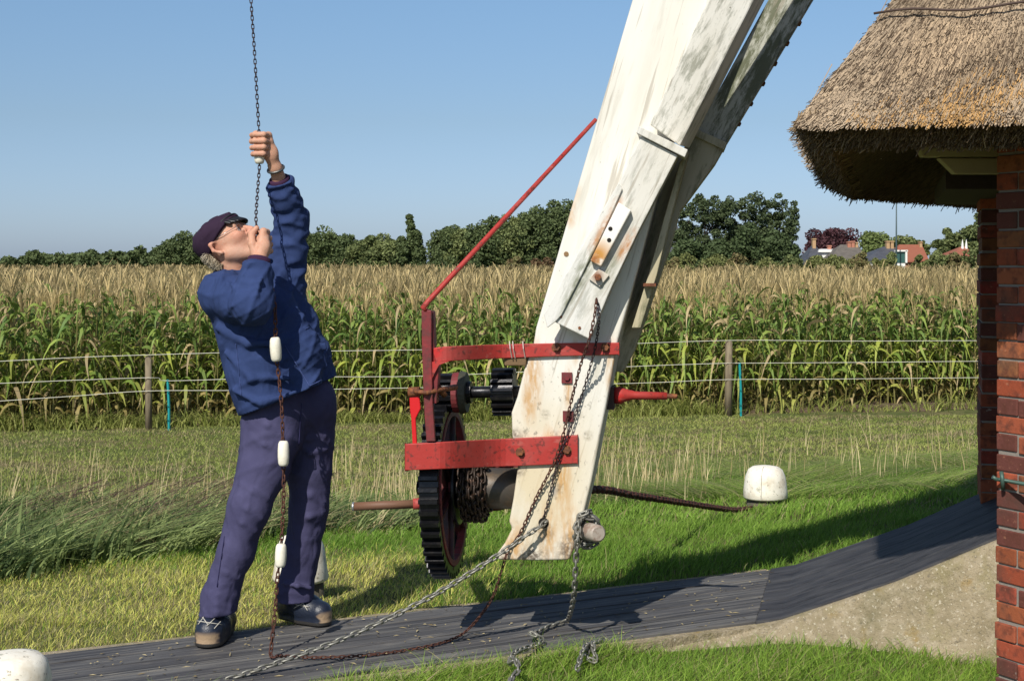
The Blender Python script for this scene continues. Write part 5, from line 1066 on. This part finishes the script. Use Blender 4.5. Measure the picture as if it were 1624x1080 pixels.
# weeds at the foot of the maize and a strip of bare soil
r = np.random.default_rng(111); n = 9000; x = r.uniform(-9, 9, n); y = corn_front(x)-.35+r.normal(size=n)*.16; m = (r.random(n) < np.where(x > 3.8, .25, 1)); x, y = x[m], y[m]; n = len(x)
V, Fq, c = blades(x, y, np.full(n, -1.0), r.uniform(.08, .40, n)*(.4+vnoise(x, y, 2, 4)), r.uniform(.012, .03, n), r.normal(size=(n, 2))*.5, mixc((.16, .20, .04), (.36, .37, .11), r.random(n)), 112, .3, 2)
tag(mk('weeds', V, Fq, grass_m, col=c), 'low green weeds growing along the foot of the maize', 'weeds', kind='stuff')
soil = Mat('bare_soil', (.15, .11, .075), .95, spec=.1).nl((.08, .055, .04), 9, .45, .62, .8).nb(25, .8, .05).done()
xs_ = np.linspace(-10, 10, 90); V = []; Fq = []
for i, xx in enumerate(xs_):
    for j, (dy, zz) in enumerate(((-.45, -1.02), (-.30, -.98), (0, -.93), (.6, -.95), (2, -.97))): V.append((xx, corn_front(xx)+dy+.05*math.sin(xx*7), zz+.015*math.sin(xx*9+j*2)))
for i in range(89):
    for j in range(4): Fq.append((i*5+j, (i+1)*5+j, (i+1)*5+j+1, i*5+j+1))
tag(mk('soil', V, Fq, soil, smooth=True), 'strip of bare brown soil at the edge of the maize', kind='structure')

# ---------------------------------------------------------------- wire fence
fence = thing('wire_fence', 'wire fence of white strands on wooden posts and teal stakes before the maize', 'fence', (-5.5, 21.6, -1))
fw = Mat('fence_post', (.21, .17, .11), .9).nl((.12, .09, .06), 20, .45, .6, .7, stretch=(1, 1, .2)).nb(30, .5, .01, stretch=(1, 1, .2)).done()
tl_ = Mat('teal_plastic', (.01, .26, .27), .5).done(); wm_ = Mat('white_strand', (.62, .60, .50), .6).done()
def fd(px): k = (px-812)/F; return 22.81/(1-.22*k)
for (px, yt, yb, r_, xt) in ((236, 565, 686, .052, 235), (1155, 541, 664, .062, 1156)):
    b = MB(); d = fd(px); b.tube([P(px, yb, d), P((px+xt)/2, (yt+yb)/2, d), P(xt, yt, d)], [r_*1.05, r_, r_*.93], 12); b.build('post', fw, fence, smooth=True)
for (px, yt, yb, xt) in ((268, 602, 690, 266), (1175, 575, 668, 1173)):
    b = MB(); d = fd(px)-.05; b.tube([P(px, yb, d), P(px, (yt+yb)/2, d), P(xt, yt, d)], .021, 6)
    for t in (.0, .2, .45, .7): q = P(px-1, yt+(yb-yt)*t+3, d); b.tube([q, q+(-.0, -.045, .01), q+(.0, -.05, .03)], .006, 5)
    b.build('stake', tl_, fence)
for pts in ([(-330, 588), (-60, 576), (0, 573), (120, 567), (232, 563), (420, 558), (660, 555), (900, 549), (1155, 540), (1340, 541), (1640, 540)], [(-330, 627), (-60, 612), (0, 608), (236, 599), (268, 604), (470, 598), (690, 596), (1010, 581), (1155, 576), (1174, 576), (1340, 575), (1640, 572)], [(-330, 660), (-60, 641), (0, 636), (120, 628), (236, 620), (400, 619), (660, 615), (1000, 608), (1155, 602), (1340, 601), (1640, 598)]):
    b = MB(); b.tube(crom([P(x, y, fd(x)-.065) for x, y in pts], 4), .0052, 5); b.build('wire', wm_, fence, smooth=True)

# ---------------------------------------------------------------- far trees, hedges and houses
tleaf = Mat('tree_leaf', 'Col', .65, spec=.2).done(.2); bark = Mat('bark', (.075, .06, .045), .95).nb(8, .5, .03).done()
def tree(name, label, cat, px, ytop, hw, d, c0, c1, seed, ybase=None, lumps=34, leaves=150, ls=.34, shape='round', group=None, gap=.0, lean=0.0, xtop=None):
    r = np.random.default_rng(seed); x = (px-812)/F*d; zt = CZ+(HZ-ytop)/F*d; z0 = -1.0; Rw = hw/F*d; o = thing(name, label, cat, (x, d, z0), group)
    zb = z0+(zt-z0)*(.12 if shape != 'tall' else .20); hz_ = (zt-zb)/2; zc = (zt+zb)/2; cs = []
    for k in range(lumps):
        for _ in range(30):
            u = r.uniform(-1, 1, 3)
            if shape == 'tall' and (u[0]**2+u[1]**2+abs(u[2])**3.5) < 1: break
            if shape == 'round' and (u**2).sum() < 1: break
            if shape == 'cone' and (u[0]**2+u[1]**2) < (.75-.45*max(u[2], 0))**2: break
            if shape == 'flat' and (u[0]**2+u[1]**2+abs(u[2]-.2)**3) < 1: break
        sz = r.uniform(.26, .44)*Rw if shape != 'cone' else r.uniform(.50, .75)*Rw*(1 if u[2] < .4 else .7); sz = min(sz, hz_*.5)*(.62 if shape == 'tall' else 1)
        cs.append((np.array([x+u[0]*(Rw-sz*.6)+lean*u[2]*Rw, d+u[1]*(Rw-sz*.6), zc+u[2]*(hz_-sz*.8)]), sz, r.uniform(.72, 1.2)))
    parts = []
    for c, sz, br in cs:
        n = leaves; v = r.normal(size=(n, 3)); v /= np.linalg.norm(v, axis=1)[:, None]; p = c+v*(sz*r.uniform(.55, 1.08, n)**.8)[:, None]*np.array([1, 1, .82])
        a = r.normal(size=(n, 3))+v*.5; a /= np.linalg.norm(a, axis=1)[:, None]; e = np.cross(a, r.normal(size=(n, 3))); e /= np.linalg.norm(e, axis=1)[:, None]; f = np.cross(a, e)
        s_ = (ls*1.45*r.uniform(.5, 1.1, n))[:, None]; V = np.stack([p-e*s_*.5, p+f*s_*.32, p+e*s_*.5, p-f*s_*.32], 1).reshape(-1, 3)
        g = np.clip(r.random(n)*.6+.4*(br-.6), 0, 1); cc_ = mixc(c0, c1, g)*r.uniform(.8, 1.2, n)[:, None]
        parts.append((V, np.arange(4*n).reshape(-1, 4), np.repeat(cc_[:, None], 4, 1).reshape(-1, 3)))
    V, Fq, c = join(parts); mk('crown', V, Fq, tleaf, o, col=c)
    b = MB(); tr_ = max(.12, Rw*.055); b.tube([(x, d, z0), (x+.1*Rw*lean, d, zc*.5+z0*.5), (x+lean*Rw*.3, d, zc+hz_*.6)], [tr_, tr_*.75, tr_*.2], 8)
    for k in range(9):
        c = cs[k % len(cs)][0]; zs = z0+(zc-z0)*r.uniform(.45, 1.0); b.tube([(x, d, zs), ((x+c[0])/2, (d+c[1])/2, (zs+c[2])/2+.2), tuple(c)], [tr_*.45, tr_*.28, tr_*.1], 6)
    b.build('trunk', bark, o, smooth=True)
DG, MG, LG = (.070, .100, .040), (.145, .180, .070), (.21, .235, .085)
NM = 'trees of the distant wood line'
row = []
# far low line at the left
for k, (px, yt, hw) in enumerate(((2, 415, 26), (34, 412, 22), (62, 404, 20), (92, 406, 22), (122, 409, 20), (148, 404, 20), (180, 405, 22), (204, 409, 20), (228, 399, 22), (250, 403, 18))):
    row.append(('far_tree', px, yt, hw, 330, DG, MG, 'round', k))
for k, (px, yt, hw) in enumerate(((268, 391, 26), (296, 378, 34), (325, 374, 34), (352, 380, 30), (404, 392, 30), (438, 394, 30), (478, 376, 32), (516, 369, 36), (546, 380, 26))):
    row.append(('broadleaf_tree', px, yt, hw, 200, DG, MG, 'round', 20+k))
for k, (px, yt, hw, c0, c1) in enumerate(((580, 379, 26, DG, LG), (610, 382, 24, MG, LG), (636, 386, 20, DG, MG), (707, 361, 24, DG, MG), (728, 372, 26, MG, LG), (752, 362, 28, DG, MG), (782, 352, 30, DG, MG), (812, 343, 30, MG, LG), (840, 333, 32, DG, MG), (872, 322, 32, DG, MG), (902, 318, 34, DG, MG), (938, 322, 34, DG, MG), (972, 330, 30, DG, MG), (1010, 345, 28, DG, MG))):
    row.append(('broadleaf_tree', px, yt, hw, 165, c0, c1, 'round', 40+k))
POS = {0: 'at the extreme left edge of the wood line', 1: 'second from the left edge in the wood line', 2: 'with a small pointed hump third from the left edge', 3: 'just right of the small pointed hump', 4: 'midway along the low far line at the left', 5: 'with a rounded top left of the fence post line', 6: 'next right of the rounded top in the far line', 7: 'in the dip above the fence post at the left', 8: 'taller, right of the dip above the left fence post', 9: 'last of the low far line before the domed wood',
       20: 'rising step at the left end of the domed wood', 21: 'left shoulder of the domed wood by the cap', 22: 'highest of the domed wood left of the cap', 23: 'hidden mostly behind the dark cap', 24: 'seen between the face and the fist', 25: 'right beside the raised sleeve', 26: 'left slope of the dome right of the raised arm', 27: 'top of the dome right of the raised arm', 28: 'right slope of the dome right of the raised arm',
       40: 'square-topped, first right of the dome', 41: 'pale green, between dome and poplar', 42: 'low, touching the poplar on its left', 43: 'narrow and dark, first right of the poplar gap', 44: 'paler, crossed by the lower stay rod', 45: 'mid height where the rising wood begins', 46: 'in the rising wood behind the red stay', 47: 'paler crown in the rising wood', 48: 'upper slope of the rising wood', 49: 'near the top of the rising wood', 50: 'highest, touching the white beam', 51: 'mostly behind the white beam', 52: 'behind the middle of the white beam', 53: 'behind the right edge of the white beam'}
for (nm, px, yt, hw, d, c0, c1, sh, k) in row:
    tree(nm, 'dark green tree '+POS[k], 'tree', px, yt-(13 if d < 300 else 9), hw*1.2, d, c0, c1, 700+k, lumps=46 if d < 300 else 20, leaves=260 if d < 300 else 110, ls=(.29 if d < 300 else .45)*d/170, shape='round', group=NM)
tree('poplar_tree', 'narrow leaning poplar standing above the low trees left of the red stay', 'tree', 659, 338, 15, 165, DG, MG, 801, lumps=60, leaves=220, ls=.26, shape='cone', lean=-.45)
tree('shrub', 'low dark shrubs filling the gap right of the poplar', 'shrub', 684, 402, 22, 165, DG, MG, 802, lumps=14, leaves=80, ls=.4)
for k, (px, yt, hw, lb) in enumerate(((1082, 318, 30, 'tall airy tree half behind the white brace'), (1118, 303, 36, 'tall airy tree right of the white brace'), (1158, 302, 36, 'tall airy tree in the middle of the big group'), (1200, 299, 36, 'tallest airy tree of the big group'), (1242, 303, 32, 'tall airy tree at the right end of the big group, sky showing through'))):
    tree('tall_tree', lb, 'tree', px, yt, hw, 130, (.050, .075, .034), (.115, .145, .062), 820+k, lumps=80, leaves=90, ls=.20, shape='tall', group='tall group of trees right of the beam')
for k, (px, yt, hw, lb) in enumerate(((1090, 372, 36, 'dense lower tree beside the slate tower'), (1140, 378, 34, 'dense dark tree under the tall group, left'), (1188, 352, 38, 'dense dark tree under the tall group, middle'), (1232, 362, 38, 'dense dark tree under the tall group, right'))):
    tree('dark_tree', lb, 'tree', px, yt, hw, 126, DG, (.07, .10, .04), 830+k, lumps=44, leaves=240, ls=.26, shape='round', group='dense trees below the tall group')
tree('copper_beech', 'wide purple leaved tree behind the slate roofs', 'tree', 1320, 357, 44, 190, (.055, .024, .030), (.12, .052, .058), 840, lumps=56, leaves=220, ls=.30, shape='flat')
tree('garden_tree', 'bright green round tree between the purple tree and the mast', 'tree', 1388, 360, 30, 185, MG, (.17, .22, .06), 841, lumps=40, leaves=220, ls=.32)
tree('garden_tree', 'duller green tree behind the mast and the red roof', 'tree', 1432, 366, 34, 185, MG, LG, 842, lumps=40, leaves=220, ls=.32)
tree('garden_tree', 'small yellowing tree at the right end of the red roof', 'tree', 1462, 380, 16, 180, MG, (.15, .15, .04), 843, lumps=16, leaves=80, ls=.4)
tree('round_tree', 'dark rounded tree left of the shaded brick pier', 'tree', 1505, 358, 26, 170, DG, LG, 844, lumps=40, leaves=220, ls=.30)
tree('round_tree', 'taller tree cut by the edge of the shaded brick pier', 'tree', 1552, 335, 32, 168, DG, LG, 845, lumps=40, leaves=220, ls=.30)
RB, YB = (.15, .095, .05), (.14, .15, .05)
hed = [(700, 408, 20, DG, MG, 'grey green'), (745, 410, 22, DG, MG, 'dull green'), (815, 405, 18, RB, LG, 'russet'), (858, 402, 20, RB, (.13, .08, .04), 'red brown'), (1060, 402, 22, RB, LG, 'russet'), (1088, 400, 22, YB, LG, 'yellow green'), (1130, 400, 24, YB, LG, 'olive'), (1168, 402, 20, RB, LG, 'red brown'), (1218, 403, 20, YB, LG, 'yellow green'), (1256, 405, 18, DG, LG, 'dull green'), (1300, 402, 22, YB, LG, 'olive'), (1330, 399, 24, YB, LG, 'tall olive'), (1362, 402, 20, RB, LG, 'brownish'), (1400, 405, 18, YB, LG, 'low olive'), (1418, 402, 14, MG, LG, 'green'), (1452, 405, 16, YB, LG, 'small olive'), (1484, 398, 22, MG, LG, 'bright green'), (1512, 401, 20, RB, LG, 'russet green'), (1540, 396, 22, DG, LG, 'dark green')]
WH = ['behind the maize in the poplar gap', 'behind the lower stay rod', 'left of the white beam, second from it', 'next to the white beam on its left', 'close to the right edge of the beam', 'below the slate tower', 'below the tall group, left part', 'below the tall group, middle', 'at the foot of the dense trees', 'right of the big group', 'in front of the first slate roof', 'in front of the grey hipped roof', 'right half of the grey roof', 'in front of the dark gable', 'beside the white framed window', 'in front of the red roof', 'right of the red roof', 'under the white finials', 'touching the shaded pier']
for k, (px, yt, hw, c0, c1, w_) in enumerate(hed):
    tree('hedge_bush', w_+' bush '+WH[k], 'bush', px, yt-(4 if px > 1280 else 2), hw*1.1, 112, c0, c1, 860+k, lumps=24, leaves=150, ls=.18, group='bushes at the far edge of the maize')
slate = Mat('slate', (.075, .08, .095), .6).nl((.05, .05, .06), 1.5, .4, .7).nb(6, .4, .03, stretch=(1, 1, 5)).done(); greyt = Mat('grey_thatch', (.13, .115, .10), .9).nl((.09, .08, .07), 2, .4, .7).nb(6, .4, .03).done()
redt = Mat('red_tile', (.27, .095, .055), .85).nl((.26, .085, .05), 2.5, .4, .65).nb(6, .5, .03, stretch=(1, 1, 3)).done(); wht = Mat('white_trim', (.75, .74, .70), .6).done(); bri = Mat('far_brick', (.27, .12, .08), .9).done(); gw_ = Mat('green_glass', (.04, .10, .09), .2).done()
def house(label, px0, px1, yr, ye, d, rx0, rx1, rm, chim=(), wall=bri, name='house', band_=None):
    """hipped or gabled roof: eave px0..px1 at row ye, ridge rx0..rx1 at row yr"""
    a, b_ = P(px0, ye, d), P(px1, ye, d); o = thing(name, label, 'house', ((a[0]+b_[0])/2, d+4, -1)); dep = 7.0
    w_ = MB(); w_.box(((a[0]+b_[0])/2, d+dep/2+.3, (a[2]-1)/2), (b_[0]-a[0]-.5, dep, a[2]+1-.05)); w_.build('wall', wall, o)
    m = MB(); r0, r1 = P(rx0, yr, d), P(rx1, yr, d); r0[1] = r1[1] = d+dep/2; s_ = (d+dep/2)/d; r0[0] *= s_; r1[0] *= s_; r0[2] = r1[2] = CZ+(HZ-yr)/F*(d+dep/2)
    c, e = a+(0, dep+.6, 0), b_+(0, dep+.6, 0); lo_ = [p-(0, 0, .15) for p in (a, b_, e, c)]
    m.add([a, b_, e, c, r0, r1]+lo_, [(0, 1, 5, 4), (1, 2, 5), (2, 3, 4, 5), (3, 0, 4), (0, 6, 7, 1), (1, 7, 8, 2), (2, 8, 9, 3), (3, 9, 6, 0), (6, 9, 8, 7)]); rf = m.build('roof', rm, o)
    for (cx, cy, cw, cc) in chim:
        k = MB(); dd = d+dep/2-.3; p = P(cx, cy, dd); hh = 1.2; k.box((p[0], dd, p[2]-hh/2), (cw/F*dd, .6, hh)); k.box((p[0], dd, p[2]+.05), (cw/F*dd*1.25, .75, .12)); k.build('chimney', cc, rf)
    return o, rf
ctan = Mat('tan_pot', (.42, .27, .14), .8).done(); cred = Mat('chimney_brick', (.40, .17, .11), .85).done()
house('slate roofed building half behind the white brace, steep grey roof', 1058, 1092, 352, 402, 138, 1068, 1072, slate, (), wht)
house('low white edged building under the tall trees', 1092, 1132, 396, 401, 134, 1096, 1128, slate, (), wht)
house('slate roofed house with a tan chimney right of the big trees', 1278, 1312, 389, 420, 150, 1288, 1294, slate, ((1290.5, 380, 5, ctan),))
house('flat white edged extension between two roofs', 1298, 1330, 395, 398, 152, 1302, 1326, wht, ((1315, 391, 5, cred),), wht)
house('wide grey hipped roof with three small chimneys', 1312, 1382, 388, 416, 148, 1333, 1358, greyt, ((1346, 385, 5, cred), (1352, 384, 5, cred), (1358, 386, 4, ctan)))
house('dark hipped roof with two tan chimneys and a white wall', 1372, 1436, 391, 412, 142, 1402, 1416, slate, ((1407.5, 384, 5, ctan), (1414, 384, 4.5, ctan)), wht)
house('red tiled house behind the mast', 1418, 1474, 388, 414, 150, 1426, 1462, redt, ((1459.5, 385, 4, ctan),))
ho, rf = house('small red roofed house with white finials on its gable', 1504, 1550, 391, 412, 150, 1524, 1532, redt)
k = MB()
for cx in (1526.5, 1532.5): p = P(cx, 391, 153); k.tube([p-(0, 0, .3), p+(0, 0, .25), p+(0, 0, .75)], [.16, .11, .02], 6)
k.build('finial', wht, rf)
k = MB(); p, q_ = P(1421, 398, 139), P(1436, 417, 139); k.box(((p[0]+q_[0])/2, 139, (p[2]+q_[2])/2), (q_[0]-p[0], .3, p[2]-q_[2])); dn_ = thing('glasshouse', 'green glazed lean-to with a white frame in front of the red roof', 'greenhouse', ((p[0]+q_[0])/2, 139, -1)); k.build('glazing', gw_, dn_)
k = MB(); w_ = .12; k.box(((p[0]+q_[0])/2, 138.9, p[2]), (q_[0]-p[0]+.3, .5, .16)); k.box((q_[0], 138.9, (p[2]+q_[2])/2), (.18, .5, p[2]-q_[2])); k.box(((p[0]+q_[0])/2, 139.2, (q_[2]-1)/2), (q_[0]-p[0]-.1, .6, q_[2]+1)); k.build('frame', wht, dn_)
ms = thing('mast', 'thin tall mast standing before the red roof', 'mast', tuple(P(1421.5, 400, 136)*np.array([1, 1, 0])-np.array([0, 0, 1])))
k = MB(); k.tube([P(1421.5, 460, 136)*np.array([1, 1, 0])-np.array([0, 0, 1]), P(1421.5, 385, 136), P(1421.8, 292, 136)], [.10, .08, .045], 8); k.build('pole', Mat('mast_green', (.05, .08, .085), .5).done(), ms, smooth=True)
k = MB(); k.tube([P(1421.5, 310, 136), P(1427, 303, 136)], .03, 6); k.build('arm', Mat('mast_arm', (.05, .08, .085), .5).done(), ms)
